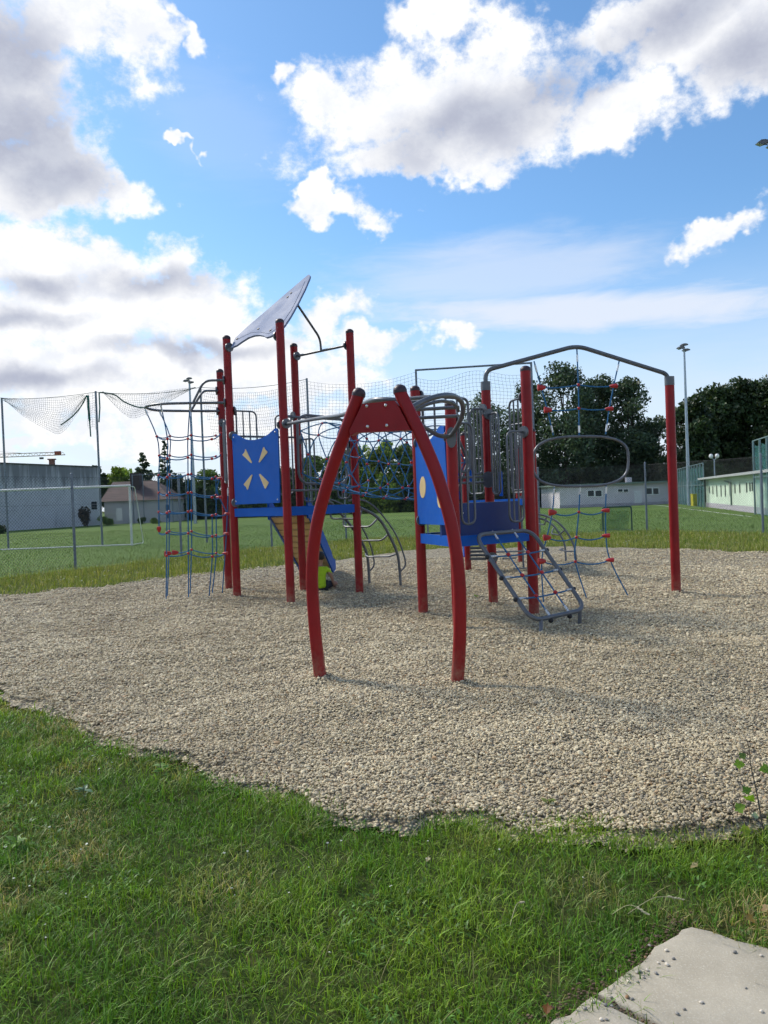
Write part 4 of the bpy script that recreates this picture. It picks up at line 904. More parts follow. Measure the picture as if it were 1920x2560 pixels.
# ---- small green goal on the right
GP = mat('green_paint', (.012, .055, .042), .45, var=.1)
def sheer(name, col, a):                                            # fine netting too small to draw cord by cord
    m = bpy.data.materials.new(name); m.use_nodes = True; T = NT(m.node_tree); b = T.t.nodes['Principled BSDF']; b.inputs['Base Color'].default_value = (*col, 1); b.inputs['Roughness'].default_value = .8
    pos = T.n('ShaderNodeNewGeometry').outputs['Position']; T.inp(b.inputs['Alpha'], T.sstep(T.noise(pos, 1.2, 4, .6), .25, .75, a-.18, a+.18)); return m
sg0, sg1 = P(1508, 1323, 30.6), P(1580, 1322, 30.3); sg0.z = sg1.z = -.02; SH = P(1540, 1266, 30.5).z
sg = empty('small_goal', (sg0+sg1)/2); tag(sg, 'small dark green goal with fine net just behind the fence', 'goal')
MB().tube(fillet([sg0, sg0+Vector((0, 0, SH)), sg1+Vector((0, 0, SH)), sg1], .08), .03, 10).build('goal_frame', GP, sg)
MB().tube(fillet([sg0, sg0+Vector((.05, .7, 0)), sg1+Vector((.05, .7, 0)), sg1], .06), .022, 8).build('ground_frame', GP, sg)
MB().add([sg0+Vector((0, .01, SH-.02)), sg1+Vector((0, .01, SH-.02)), sg1+Vector((.05, .68, .03)), sg0+Vector((.05, .68, .03))], [(0, 1, 2, 3)]).build('goal_net', sheer('green_goal_net', (.03, .20, .15), .45), sg, smooth=False)

# ---- floodlight masts
LAMP = mat('floodlight_body', (.10, .105, .11), .4, metal=.5); GLASS = mat('floodlight_glass', (.45, .48, .5), .15, var=.05)
MASTM = mat('mast_steel', (.34, .40, .46), .45, metal=.6, var=.1)
def mast(base, h, label, r0=.17, rz=0., n=3, s=1.):
    o = empty('floodlight_mast', base); tag(o, label, 'floodlight', 'floodlight masts around the field')
    b_ = Vector(base); MB().tube([b_+Vector((0, 0, -.1)), b_+Vector((0, 0, h*.5)), b_+Vector((0, 0, h))], [r0, r0*.75, r0*.5], 12).build('mast', MASTM, o)
    dx = Vector((math.cos(rz), math.sin(rz), 0))
    for k, (t, z) in enumerate(((-.5, -.1), (.25, -.35), (.0, .25), (.55, .1))[:n]):
        c = b_+Vector((0, 0, h+z*s))+dx*t*s
        MB().tube([b_+Vector((0, 0, h+z*s-.1)), c+Vector((0, 0, -.05))], .035*s, 6).build('bracket', LAMP, o)
        l = MB(); l.poly([c+dx*q[0]*s+Vector((0, 0, q[1]*s)) for q in ((-.48, -.04), (-.1, -.17), (.42, -.02), (.44, .10), (.1, .18), (-.2, .16))], (-dx.y, dx.x, 0), .42*s); hd = l.build('lamp_head', LAMP, o, angle=25)
        MB().poly([c+dx*q[0]*s+Vector((0, 0, q[1]*s-.03*s)) for q in ((-.46, -.04), (-.1, -.17), (-.1, -.15), (-.46, -.02))], (-dx.y, dx.x, 0), .36*s).build('lamp_glass', GLASS, hd, smooth=False)
    return o
rb = G(1723, 1263); mast((rb.x, rb.y, 0), P(1711, 868, rb.y).z, 'tall steel floodlight mast rising beside the dark trees and green netting', .17, .3, 3, .78)
lb = P(488, 1300, 74); mast((lb.x, lb.y, 0), P(487, 950, 74).z, 'thin floodlight mast seen through the rope climber', .17, .2, 3, .62)
eb = P(1947, 1100, 28); mast((eb.x, eb.y, 0), P(1947, 352, 28).z, 'floodlight head poking in at the picture edge under the big cloud', .10, .0, 2, .50)

# ---- buildings
def wallmat(name, base, stain, top, amt):
    def fn(T, b, pos):
        s_ = T.n('ShaderNodeSeparateXYZ'); T.inp(s_.inputs[0], pos)
        streak = T.noise(T.vm('MULTIPLY', pos, (1.1, 1.1, .10)), 1.6, 6, .65); blot = T.noise(pos, .55, 6, .65)
        h = T.sstep(s_.outputs[2], top*.45, top*.95)
        f = T.m('MULTIPLY', T.sstep(T.m('ADD', T.m('MULTIPLY', streak, 1.1), T.m('ADD', T.m('MULTIPLY', h, .40), T.m('MULTIPLY', blot, .3))), .78, 1.15), amt)
        c = T.mix(T.sstep(blot, .3, .7), tuple(q*.85 for q in base), base); T.inp(b.inputs['Base Color'], T.mix(f, c, stain)); b.inputs['Roughness'].default_value = .9
    return simple(name, fn)
GWALL = wallmat('stained_render', (.50, .53, .58), (.13, .14, .16), 6.4, .85); CWALL = wallmat('pale_render', (.44, .45, .48), (.28, .29, .31), 3.5, .5)
PWALL = wallmat('white_render', (.66, .62, .66), (.48, .45, .47), 3.5, .3); EWALL = wallmat('pale_green_render', (.60, .72, .58), (.40, .50, .42), 3.0, .4); PLINTH = mat('plinth_grey', (.38, .36, .40), .9)
DARKG = mat('window_dark', (.03, .035, .045), .2, var=.1); DROOF = mat('roof_felt', (.06, .065, .07), .8, var=.2); BRICKM = mat('chimney_brick', (.22, .12, .085), .9, var=.25, vscale=5)
EAVE = mat('eave_green', (.16, .22, .19), .7, var=.1)
def quadbox(mb, a_, b_, z0, z1, depth):                             # block whose front runs a->b
    d = (b_-a_).normalized(); n = Vector((-d.y, d.x, 0)); n = n if n.y > 0 else -n
    q = [a_, b_, b_+n*depth, a_+n*depth]; mb.add([Vector((p.x, p.y, z0)) for p in q]+[Vector((p.x, p.y, z1)) for p in q], [(0, 3, 2, 1), (4, 5, 6, 7), (0, 1, 5, 4), (1, 2, 6, 5), (2, 3, 7, 6), (3, 0, 4, 7)]); return mb
def on(a_, b_, u, v): return V(u, v, a_, b_)
def plaque(a_, b_, u0, v0, u1, v1, off, th):                        # upright slab on the wall a-b between two picture points
    d = (b_-a_).normalized(); n = Vector((-d.y, d.x, 0)); n = n if n.y < 0 else -n
    p, q = on(a_, b_, u0, v1), on(a_, b_, u1, v0); z0, z1 = p.z, q.z; c0, c1 = Vector((p.x, p.y, 0)), Vector((q.x, q.y, 0)); e = n*off
    return MB().poly([c0+e+Vector((0, 0, z0)), c1+e+Vector((0, 0, z0)), c1+e+Vector((0, 0, z1)), c0+e+Vector((0, 0, z1))], n, th)
def window(parent, a_, b_, u0, v0, u1, v1, panes=2):
    w = plaque(a_, b_, u0, v0, u1, v1, .03, .10).build('window', mat('frame_white', (.82, .82, .82), .4), parent, smooth=False); k = (u1-u0)*.06
    for i in range(panes):
        x0, x1 = u0+(u1-u0)*i/panes+k, u0+(u1-u0)*(i+1)/panes-k; plaque(a_, b_, x0, v0+(v1-v0)*.12, x1, v1-(v1-v0)*.12, .085, .02).build('pane', DARKG, w, smooth=False)
# big grey wall building
wr = xy(G(253, 1312)); wl = xy(G(0, 1328)); wl = wl+(wl-wr)*1.6; WH = P(266, 1167.6, wr.y).z
bw = empty('grey_building', (wl+wr)/2); tag(bw, 'large windowless grey rendered building with dark streaks under its flat roof', 'building')
quadbox(MB(), wl, wr, -.1, WH, 14).build('wall', GWALL, bw, smooth=False)
dw = (wr-wl).normalized(); nw = Vector((-dw.y, dw.x, 0)); nw = nw if nw.y > 0 else -nw
rfo = quadbox(MB(), wl-nw*.12-dw*.3, wr-nw*.12+dw*.3, WH+.003, WH+.10, 14.4).build('roof', DROOF, bw, smooth=False)
ch = on(wl, wr, 153, 1160)+nw*1.2; MB().box((ch.x, ch.y, WH+.45), .55, .55, .5, .3).box((ch.x, ch.y, WH+.75), .8, .75, .1, .3).build('chimney', BRICKM, rfo, smooth=False)
wn = plaque(wl, wr, 229, 1254, 241, 1274, .0, .08).build('window', DARKG, bw, smooth=False)
for k in range(1, 3): plaque(wl, wr, 229, 1254+k*6.6, 241, 1254.8+k*6.6, .06, .05).build('window_bar', PLINTH, wn, smooth=False)
for u0, v0, u1, v1 in ((0, 1276, 38, 1277.6), (0, 1302, 38, 1303.6)): plaque(wl, wr, u0, v0, u1, v1, .06, .08).build('pipe', PLINTH, bw, smooth=False)
# tiled house
def tiles(T, b, pos):
    w = T.n('ShaderNodeTexWave', wave_type='BANDS', bands_direction='Z'); w.inputs['Scale'].default_value = 1.5; w.inputs['Distortion'].default_value = .4; T.inp(w.inputs['Vector'], pos)
    c = T.mix(T.sstep(T.noise(pos, 1.4, 5, .7), .3, .7), (.085, .06, .058), (.15, .10, .09)); T.inp(b.inputs['Base Color'], T.mix(T.sstep(w.outputs['Fac'], .0, .35, .75, 0.), c, (.045, .025, .025))); b.inputs['Roughness'].default_value = .85
TILE = simple('clay_tiles', tiles)
hl, hr = xy(P(262, 1300, 88)), xy(P(424, 1300, 88)); ho = empty('tiled_house', (hl+hr)/2); tag(ho, 'low white house with brown tiled roof behind the goal', 'house')
EZ = P(340, 1250, 88).z; RZ = P(340, 1203, 92).z
quadbox(MB(), hl, hr, -.1, EZ, 8).build('wall', CWALL, ho, smooth=False)
e_ = Vector((.35, 0, 0)); f0 = Vector((0, -.4, 0)); hb = Vector((0, 8.4, 0)); rmid = Vector((0, 4, 0))
q = [hl-e_+f0, hr+e_+f0, hr+e_+hb, hl-e_+hb]; rg = [hl+rmid+Vector((-.3, 0, 0)), hr+rmid+Vector((-2.6, 0, 0))]
Z = lambda p, z: Vector((p.x, p.y, z))
hro = MB().add([Z(p, EZ-.05) for p in q]+[Z(p, RZ) for p in rg], [(0, 1, 5, 4), (1, 2, 5), (2, 3, 4, 5), (3, 0, 4), (0, 3, 2, 1)]).build('roof', TILE, ho, smooth=False)
cc = P(341, 1210, 90.5); MB().box((cc.x, cc.y, RZ-.4), 1.1, 1.1, 2.6).build('chimney', mat('dark_brick', (.06, .045, .045), .9, var=.2), hro, smooth=False)
plaque(hl, hr, 416, 1262, 424, 1296, .02, .06).build('door', DARKG, ho, smooth=False); plaque(hl, hr, 266, 1282, 292, 1284, .05, .2).build('ledge', WP, ho, smooth=False); plaque(hl, hr, 292, 1270, 305, 1302, .02, .06).build('shutter', WP, ho, smooth=False)
# white clubhouse
cl, cr = xy(P(1400, 1264, 80)), xy(P(1735, 1255, 81)); CH = P(1530, 1211, 80).z
co = empty('white_clubhouse', (cl+cr)/2); tag(co, 'low white flat-roofed building below the dark trees', 'building')
quadbox(MB(), cl, cr, -.1, CH, 7).build('wall', PWALL, co, smooth=False)
cro = quadbox(MB(), cl+Vector((-.5, -.5, 0)), cr+Vector((.5, -.5, 0)), CH+.003, CH+.16, 8).build('roof', EAVE, co, smooth=False)
c_ = P(1571, 1205, 82); MB().box((c_.x, c_.y, CH+.4), .55, .55, .6).build('chimney', PWALL, cro, smooth=False)
window(co, cl, cr, 1467, 1224, 1505, 1243); window(co, cl, cr, 1543, 1222, 1571, 1230.5); window(co, cl, cr, 1614, 1218, 1647, 1238)
dr = plaque(cl, cr, 1586, 1226, 1603, 1258, .03, .08).build('door', mat('door_white', (.68, .68, .70), .5), co, smooth=False)
quadbox(MB(), cl+Vector((-.03, -.03, 0)), cr+Vector((.03, -.03, 0)), -.1, .28, .1).build('plinth', PLINTH, co, smooth=False)
# pale green sheds on the right
el_, er_ = xy(G(1766, 1266.5)), xy(G(1912, 1285)); er2 = er_+(er_-el_)*.35; EH = 2.2
eo = empty('green_shed', (el_+er2)/2); tag(eo, 'long pale green building with narrow slit windows at the field edge', 'building')
de = (er2-el_).normalized(); ne = Vector((-de.y, de.x, 0)); ne = ne if ne.x > 0 else -ne
def shedbox(a_, b_, z0, z1, dep, ins=0.): 
    q = [a_-ne*ins, b_-ne*ins, b_+ne*dep, a_+ne*dep]; return MB().add([Z(p, z0) for p in q]+[Z(p, z1) for p in q], [(0, 3, 2, 1), (4, 5, 6, 7), (0, 1, 5, 4), (1, 2, 6, 5), (2, 3, 7, 6), (3, 0, 4, 7)])
shedbox(el_, er2, -.1, EH, 6).build('wall', EWALL, eo, smooth=False); shedbox(el_-de*.05, er2+de*.05, -.1, .34, .1, .04).build('plinth', PLINTH, eo, smooth=False)
shedbox(el_-de*.4, er2+de*.4, EH+.003, EH+.15, 6.5, .55).build('roof', mat('roof_pale', (.36, .38, .38), .8), eo, smooth=False)
s5 = .14467
SLOT = mat('slot_dark', (.05, .075, .06), .7)
for x, y0_, y1_ in ((655, 935, 1060), (712, 940, 1075), (782, 925, 1120), (855, 920, 1115), (928, 915, 1115), (1010, 910, 1110), (1095, 900, 1060), (1178, 895, 1050), (1298, 880, 1045), (1355, 875, 1025), (1395, 870, 1020), (1435, 925, 1230)):
    u = 1680+x*s5; p0 = V(u, 1080+y1_*s5, el_, er2); p1 = V(u, 1080+y0_*s5, el_, er2); w_ = de*.13
    MB().poly([Z(p0-w_-ne*.012, p0.z), Z(p0+w_-ne*.012, p0.z), Z(p0+w_-ne*.012, p1.z), Z(p0-w_-ne*.012, p1.z)], ne, .05).build('slit_window', SLOT, eo, smooth=False)
dp = [V(1680+x*s5, 1080+y*s5, el_, er2)-ne*.12 for x, y in ((945, 845), (985, 858), (1035, 875), (1048, 930), (1062, 1265))]; MB().tube(dp, .06, 8).build('downpipe', mat('pipe_green', (.10, .15, .13), .5), eo)
# tall green netting fences beside it
TEAL = sheer('teal_netting', (.035, .17, .17), .50); GPOST = mat('grey_green_post', (.16, .24, .25), .5, metal=.3)
def netfence(a_, b_, h, n, label, door=False):
    o = empty('netting_fence', (a_+b_)/2); tag(o, label, 'fence', 'tall green netting fences along the field')
    for i in range(n+1): p = a_.lerp(b_, i/n); MB().tube([Z(p, -.1), Z(p, h)], .05, 8).build('post', GPOST, o)
    MB().tube([Z(a_, h-.03), Z(b_, h-.03)], .035, 6).build('top_rail', GPOST, o); MB().tube([Z(a_, h*.5), Z(b_, h*.5)], .03, 6).build('middle_rail', GPOST, o)
    for i in range(n):
        p, q = a_.lerp(b_, i/n), a_.lerp(b_, (i+1)/n); k = Vector((.06, -.02, 0)); MB().add([Z(p+k, .0), Z(q+k, .0), Z(q+k, h*.94), Z(q.lerp(p, .5)+k, h*.91), Z(p+k, h*.94)], [(0, 1, 2, 3, 4)]).build('netting', TEAL, o, smooth=False)
n0, n1 = xy(G(1690, 1258)), xy(G(1771, 1267.5)); netfence(n0-ne*.3, n1-ne*.3, 3.55, 13, 'receding green netting fence left of the slit windows, by the mast')
m0 = V(1888, 1284, el_-ne*.5, er2-ne*.5); m1 = m0+de*5; netfence(xy(m0), xy(m1), 4.0, 3, 'tall green netting fence at the picture edge in front of the pale green building')
yb = P(1737, 1250, 66); MB().box((yb.x, yb.y, .55), .55, .5, 1.0).box((yb.x, yb.y, 1.1), .6, .55, .1); o = MB().box((yb.x, yb.y, .5), .5, .5, .95).box((yb.x, yb.y, 1.02), .56, .58, .08).build('waste_bin', mat('yellow_plastic', (.45, .40, .03), .5), smooth=False); tag(o, 'small yellow bin behind the green netting', 'bin')
# two-globe lamp
lp_ = P(1787, 1200, 75); lo = empty('street_lamp', (lp_.x, lp_.y, 0)); tag(lo, 'slim lamp post with two white globes behind the green shed', 'street lamp')
LZ = P(1785, 1148, 75).z; MB().tube([(lp_.x, lp_.y, -.1), (lp_.x, lp_.y, LZ)], .06, 8).build('pole', MASTM, lo)
GLB = mat('opal_globe', (.75, .76, .75), .25)
for sx in (-1, 1):
    MB().tube([(lp_.x, lp_.y, LZ-.1), (lp_.x+sx*.2, lp_.y, LZ+.1)], .035, 6).build('lamp_arm', MASTM, lo); MB().ball((lp_.x+sx*.3, lp_.y, LZ+.30), .20, 14, 10, (1, 1, 1.15)).build('globe', GLB, lo)
# distant crane
CRY = mat('crane_paint', (.42, .33, .25), .6, var=.15); YC = 240
cr_ = empty('tower_crane', (P(-330, 1200, YC).x, YC, 0)); tag(cr_, 'pale lattice jib of a tower crane above the grey wall', 'crane')
j0, j1 = P(-420, 1160, YC), P(163, 1137, YC); jb = MB(); up = Vector((0, 0, 1.3)); bw_ = Vector((0, .8, 0))
jb.tube([j0, j1], .14, 5).tube([j0+up, j1+up*.7-Vector((3, 0, 0))], .12, 5); N = 44
for i in range(N): a_ = j0.lerp(j1, i/N); b_ = j0.lerp(j1, (i+.5)/N)+up*(1-.3*i/N); c_ = j0.lerp(j1, (i+1)/N); jb.tube([a_, b_], .06, 4).tube([b_, c_], .06, 4)
jo = jb.build('jib', CRY, cr_, smooth=False); t_ = P(146, 1135, YC); MB().box((t_.x, YC-.4, t_.z+.3), 1.9, .5, 1.1).build('name_board', mat('crane_red', (.28, .07, .04), .6), jo, smooth=False); t_ = P(105, 1141, YC); MB().box((t_.x, YC-.4, t_.z-.6), 1.1, .6, .6).build('trolley', mat('crane_dark', (.1, .09, .08), .6), cr_, smooth=False)
mx = P(-330, 1200, YC).x; MB().tube([(mx, YC, 0), (mx, YC, j0.z+6)], .9, 4).build('tower', CRY, cr_, smooth=False); MB().tube([(mx, YC, j0.z+6), P(75, 1134, YC)], .06, 4).build('jib_tie', CRY, cr_)

# ---------------------------------------------------------------- trees
LEAF = leaf_mat('tree_leaf', .22, .55, 1.0, .35); BARK = mat('bark', (.06, .05, .042), .9, var=.3, vscale=4, bump=.4, bscale=9)
def leafcloud(name, parent, C, R, n, size, col, var=.45, droop=0.):
    """leaf-sized rhombs spread in clumps round the centres C (k,3) with radii R (k,3)"""
    k = len(C); w = (R.prod(1))**(2/3); w = w/w.sum(); i = rng.choice(k, n, p=w); d = rng.normal(size=(n, 3)); d /= np.linalg.norm(d, axis=1)[:, None]
    p = C[i]+d*R[i]*(rng.random(n)**.42)[:, None]
    a_ = rng.normal(size=(n, 3)); a_ /= np.linalg.norm(a_, axis=1)[:, None]; b_ = np.cross(a_, rng.normal(size=(n, 3))); b_ /= np.linalg.norm(b_, axis=1)[:, None]
    s_ = (size*np.exp(rng.normal(0, .3, n)))[:, None]; a_ = a_*s_; b_ = b_*s_*.62
    Vv = np.stack([p-a_, p+b_, p+a_, p-b_], 1).reshape(-1, 3); q = (np.arange(n)*4)[:, None]+np.arange(4)
    cl = rng.uniform(1-var, 1+var, (k, 1)); c = np.array(col)*cl[i]*rng.uniform(.65, 1.35, (n, 1)); yel = rng.random((n, 1)) < .12; c = np.where(yel, c*np.array([1.6, 1.35, .9]), c)
    return np_mesh(name, Vv, [q], LEAF, parent, cols=np.repeat(np.clip(c, 0, 1), 4, 0))
def tree(u, top, d, wpx, label, col=(.028, .050, .018), n=7000, size=.16, bottom=.22, clumps=46, name='leafy_tree', group='trees around the field', shape='round', base_v=None, bare=0.):
    p = P(u, 1250, d); H = P(u, top, d).z; hw = wpx/F*d; o = empty(name, (p.x, p.y, 0)); tag(o, label, 'tree', group)
    tr_ = MB().tube([(p.x, p.y, -.2), (p.x+.1, p.y, H*.3), (p.x-.1, p.y+.1, H*.62), (p.x, p.y, H*.88)], [.035*H*.55, .026*H*.5, .014*H*.5, .02], 9).build('trunk', BARK, o)
    C, R = [], []
    for _ in range(clumps):
        t = random.random(); 
        if shape == 'round': z = bottom+(.96-bottom)*t; prof = math.sqrt(max(.05, 1-((t-.42)/.62)**2))
        elif shape == 'poplar': z = bottom+(.97-bottom)*t; prof = (.55+.55*math.sin(math.pi*min(1, t*.95+.08)))*(1 if t < .75 else 1-(t-.75)*1.9)
        else: z = bottom+(.97-bottom)*t; prof = max(.06, 1-t)**.8
        a_ = random.uniform(0, 6.28); rr = hw*prof*math.sqrt(random.uniform(.12, 1))*.86
        C.append((p.x+rr*math.cos(a_), p.y+rr*math.sin(a_), H*z)); s_ = random.uniform(.7, 1.25)*hw*(.40 if shape != 'cone' else .30*max(.25, 1-t*.8))*(1.25-.45*t)
        R.append((s_, s_, s_*(.78 if shape != 'cone' else .45)))
    # limbs reach into the clumps
    for c in random.sample(C, min(14, len(C))):
        z0 = max(.12*H, min(c[2]*.62, H*.6)); MB().tube([(p.x, p.y, z0), (p.x+(c[0]-p.x)*.5, p.y+(c[1]-p.y)*.5, (z0+c[2])/2+.05*H), c], [.010*H*.6, .007*H*.6, .02], 5).build('limb', BARK, tr_)
    leafcloud('crown', o, np.array(C), np.array(R), int(n*1.8), size*.86, col); return o
DK = (.040, .072, .030); MD = (.10, .16, .04); LT = (.20, .28, .055); BL = (.062, .098, .060)
tree(361, 1127, 100, 62, 'broad dark conifer in front of the thin spruce, behind the tiled house', BL, 9000, .17, .03, 130, 'conifer', shape='cone')
tree(417, 1096, 104, 50, 'tall thin dark spruce showing through the rope climber', BL, 6500, .15, .06, 120, 'conifer', shape='cone')
tree(300, 1170, 112, 48, 'bright green round tree between grey building and conifers', LT, 5000, .22, .08, 40)
tree(245, 1163, 108, 30, 'dark tree top just above the grey building roof corner', DK, 3500, .20, .3, 30)
tree(452, 1188, 96, 40, 'dark low tree right of the spruce behind the rope climber', DK, 5000, .17, .03, 40)
tree(528, 1172, 106, 44, 'mid green tree directly left of the tall red post pair', MD, 5000, .18, .03, 40)
tree(620, 1178, 100, 60, 'mid green tree hidden partly by the blue panel', MD, 4500, .18, .03, 40)
for u, top, w, col, lab in ((715, 1172, 55, DK, 'low dark bushy tree behind the slide'), (790, 1142, 50, MD, 'bushy tree left of the arch, behind the curved ladder'), (850, 1128, 45, MD, 'bushy green tree framed by the arch at its left leg'),
                            (905, 1106, 46, LT, 'light green willow-like tree framed under the arch plate'), (962, 1100, 44, LT, 'tallest light green tree in the middle of the arch'), (1020, 1104, 46, MD, 'mid green tree framed by the arch beside its right leg'), (1085, 1140, 50, DK, 'dark tree behind the blue panel with ovals'), (1150, 1125, 55, DK, 'dark tree behind the right tower railings')):
    tree(u, top, 95+random.uniform(-2, 3), w, lab, col, 9000, .19, .02, 60)
tree(1215, 984, 92, 78, 'poplar behind the right tower post with grey sleeve', BL, 8500, .17, .16, 60, 'poplar_tree', 'poplars behind the clubhouse', 'poplar')
tree(1330, 960, 94, 70, 'poplar left of the hanging net, filling behind the red post', BL, 8000, .17, .16, 60, 'poplar_tree', 'poplars behind the clubhouse', 'poplar')
tree(1418, 908, 90, 84, 'tallest poplar, right behind the hanging net', BL, 10000, .17, .20, 72, 'poplar_tree', 'poplars behind the clubhouse', 'poplar')
tree(1500, 930, 93, 78, 'poplar behind the right half of the hanging net', BL, 9500, .17, .20, 66, 'poplar_tree', 'poplars behind the clubhouse', 'poplar')
tree(1580, 950, 91, 76, 'outermost poplar between hanging net and lone red post', BL, 9000, .17, .18, 62, 'poplar_tree', 'poplars behind the clubhouse', 'poplar')
tree(1648, 1035, 96, 48, 'small thin poplar behind the lone red post', BL, 4200, .16, .15, 40, 'poplar_tree', 'poplars behind the clubhouse', 'poplar')
for u, top, w, lab in ((1735, 992, 66, 'dark leafy tree behind the floodlight mast'), (1800, 966, 74, 'dark round tree above the two-globe lamp'), (1872, 948, 78, 'tall dark tree above the green shed'), (1950, 934, 84, 'tall dark tree cut by the picture edge')):
    tree(u, top, 88+random.uniform(-2, 2), w, lab, DK, 17000, .20, .02, 84, group='dark trees behind the shed')
def hedge(u0, u1, top, d, col, label, n, dz=.12):
    a_, b_ = P(u0, 1250, d), P(u1, 1250, d); H = P((u0+u1)/2, top, d).z; k = int((b_-a_).length/1.1); C = []; R = []
    for i in range(k):
        for z in np.arange(.5, H, 1.3): C.append((a_.x+(b_.x-a_.x)*(i+random.random())/k, d+random.uniform(-.9, .9), min(z, H-.7)+random.uniform(-.3, .5))); R.append((1.1, .9, .9))
    o = empty('hedge', ((a_.x+b_.x)/2, d, 0)); tag(o, label, 'hedge'); leafcloud('foliage', o, np.array(C), np.array(R), int(n*1.5), .24, col)
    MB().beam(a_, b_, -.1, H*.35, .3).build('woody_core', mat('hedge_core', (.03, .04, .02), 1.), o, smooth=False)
hedge(1335, 1720, 1162, 97, DK, 'dark tall hedge behind the white clubhouse', 16000); hedge(1120, 1345, 1195, 97, DK, 'dark hedge left of the clubhouse behind the right tower', 8000)
hedge(640, 1120, 1215, 104, MD, 'green hedge along the far field edge behind the arch', 14000); hedge(425, 640, 1225, 99, DK, 'dark hedge along the far field edge left of the tower', 7000); hedge(1690, 2020, 1130, 95, DK, 'dark hedge beneath the trees behind the shed', 12000)
def bush(u, v, w, h, col, label, n=900, size=.09):
    p = G(u, v); o = empty('bush', (p.x, p.y, 0)); tag(o, label, 'bush', 'bushes against the far walls'); W = w/F*p.y; H = h/F*p.y; C = [(p.x+random.uniform(-.6, .6)*W, p.y-.4+random.uniform(-.4, .2), H*random.uniform(.2, .75)) for _ in range(9)]
    leafcloud('foliage', o, np.array(C), np.array([(W*.42, W*.4, H*.32)]*9), n, size, col); MB().tube([(p.x, p.y-.3, -.1), (p.x, p.y-.3, H*.5)], .05, 6).build('stem', BARK, o)
bush(222, 1316, 22, 50, (.095, .085, .085), 'dry grey-brown bush against the grey building corner', 1500, .10); bush(12, 1333, 30, 34, DK, 'dark bush at the foot of the grey building, picture edge', 1000); bush(355, 1310, 13, 16, DK, 'small round bush against the white house wall', 600); bush(392, 1309, 15, 15, MD, 'small low bush right of the round one by the house', 600); bush(270, 1312, 22, 22, MD, 'green bush between grey building and goal post', 900)
# thin mesh fence in front of the hedge
tf = empty('mesh_fence', (P(1480, 1250, 95).x, 95, 0)); tag(tf, 'faint tall fence posts in front of the dark hedge', 'fence')
for u in (1330, 1405, 1478, 1550, 1625): p = P(u, 1165, 94.5); MB().tube([(p.x, p.y, -.1), (p.x, p.y, p.z)], .05, 6).build('post', FST, tf)
MB().tube([P(1330, 1165, 94.5), P(1625, 1160, 94.5)], .03, 5).build('top_wire', FST, tf)
tf2 = empty('mesh_fence', (P(420, 1250, 82).x, 82, 0)); tag(tf2, 'thin high fence in front of the house and conifers', 'fence')
for u in (330, 356, 394, 428, 448, 463): p = P(u, 1186, 82); MB().tube([(p.x, p.y, -.1), (p.x, p.y, p.z)], .05, 6).build('post', FST, tf2)
MB().tube([P(330, 1188, 82), P(463, 1182, 82)], .03, 5).build('top_wire', FST, tf2)

# ================================================================ SMALL THINGS
def concrete(T, b, pos):
    c = T.mix(T.sstep(T.noise(pos, 3.5, 5, .6), .3, .7), (.31, .275, .21), (.41, .365, .285)); v = T.n('ShaderNodeTexVoronoi'); v.inputs['Scale'].default_value = 95; T.inp(v.inputs['Vector'], pos)
    c = T.mix(T.sstep(v.outputs['Distance'], .16, .05, 0, .45), c, (.20, .19, .175)); c = T.mix(T.sstep(T.noise(pos, 160, 3, .6), .5, .75, 0, .5), c, (.52, .48, .40)); T.inp(b.inputs['Base Color'], c); b.inputs['Roughness'].default_value = .85
    bp = T.n('ShaderNodeBump'); bp.inputs['Strength'].default_value = .5; bp.inputs['Distance'].default_value = .004; T.inp(bp.inputs['Height'], T.noise(pos, 120, 4, .7)); T.inp(b.inputs['Normal'], bp.outputs[0])
CONC = simple('worn_concrete', concrete)
def slab(c, label):
    cen = sum(c, Vector())/4; n = 14; ring = []
    for i in range(4):                                              # worn edge
        a_, b_ = c[i], c[(i+1) % 4]
        for k in range(n): p = a_.lerp(b_, k/n); w_ = (fbm(np.array([p.x*14]), np.array([p.y*14]), 71, 3)[0]-.5)*.05; ring.append(p+(cen-p).normalized()*(.006+w_+(.012 if k == 0 else 0)))
    m = len(ring); mb = MB(); ins = [p+(cen-p).normalized()*.008 for p in ring]
    mb.add([Vector((p.x, p.y, -.05)) for p in ring]+[Vector((p.x, p.y, -.004)) for p in ring]+[Vector((p.x, p.y, .002)) for p in ins], [(i, (i+1) % m, m+(i+1) % m, m+i) for i in range(m)]+[(m+i, m+(i+1) % m, 2*m+(i+1) % m, 2*m+i) for i in range(m)]+[tuple(range(2*m, 3*m))])
    o = mb.build('paving_slab', CONC, angle=60); tag(o, label, 'paving slab', 'concrete slabs in the lawn'); return o
slab(SLABS[0], 'large concrete paving slab at the lower corner, strewn with pebbles'); slab(SLABS[1], 'concrete slab below the weedy joint at the bottom edge')
def litter():
    mb = MB(); pts = []
    for t in np.linspace(0, 1, 60): pts.append((SLABS[0][1].lerp(SLABS[0][2], t)+_axn*.006, .010))
    for t in np.linspace(-.1, 1.6, 110): pts.append((SLABS[0][0].lerp(SLABS[0][1], t)-JN*rng.uniform(-.01, .05), .03))
    for p, w in pts:
        for _ in range(3):
            q = p+Vector((rng.normal(0, w), rng.normal(0, w), 0)); r = rng.uniform(.002, .006); mb.ball((q.x, q.y, -.004+rng.uniform(-.004, .004)), r, 6, 4, (1.3, .9, .6))
    return mb.build('soil_crumbs', mat('brown_soil', (.13, .085, .05), .95, var=.4, vscale=50))
tag(litter(), 'brown soil crumbs along the slab joint and edge', 'soil', kind='stuff')
s3 = .34961; z3 = lambda x, y: G(1340+x*s3, 2240+y*s3)
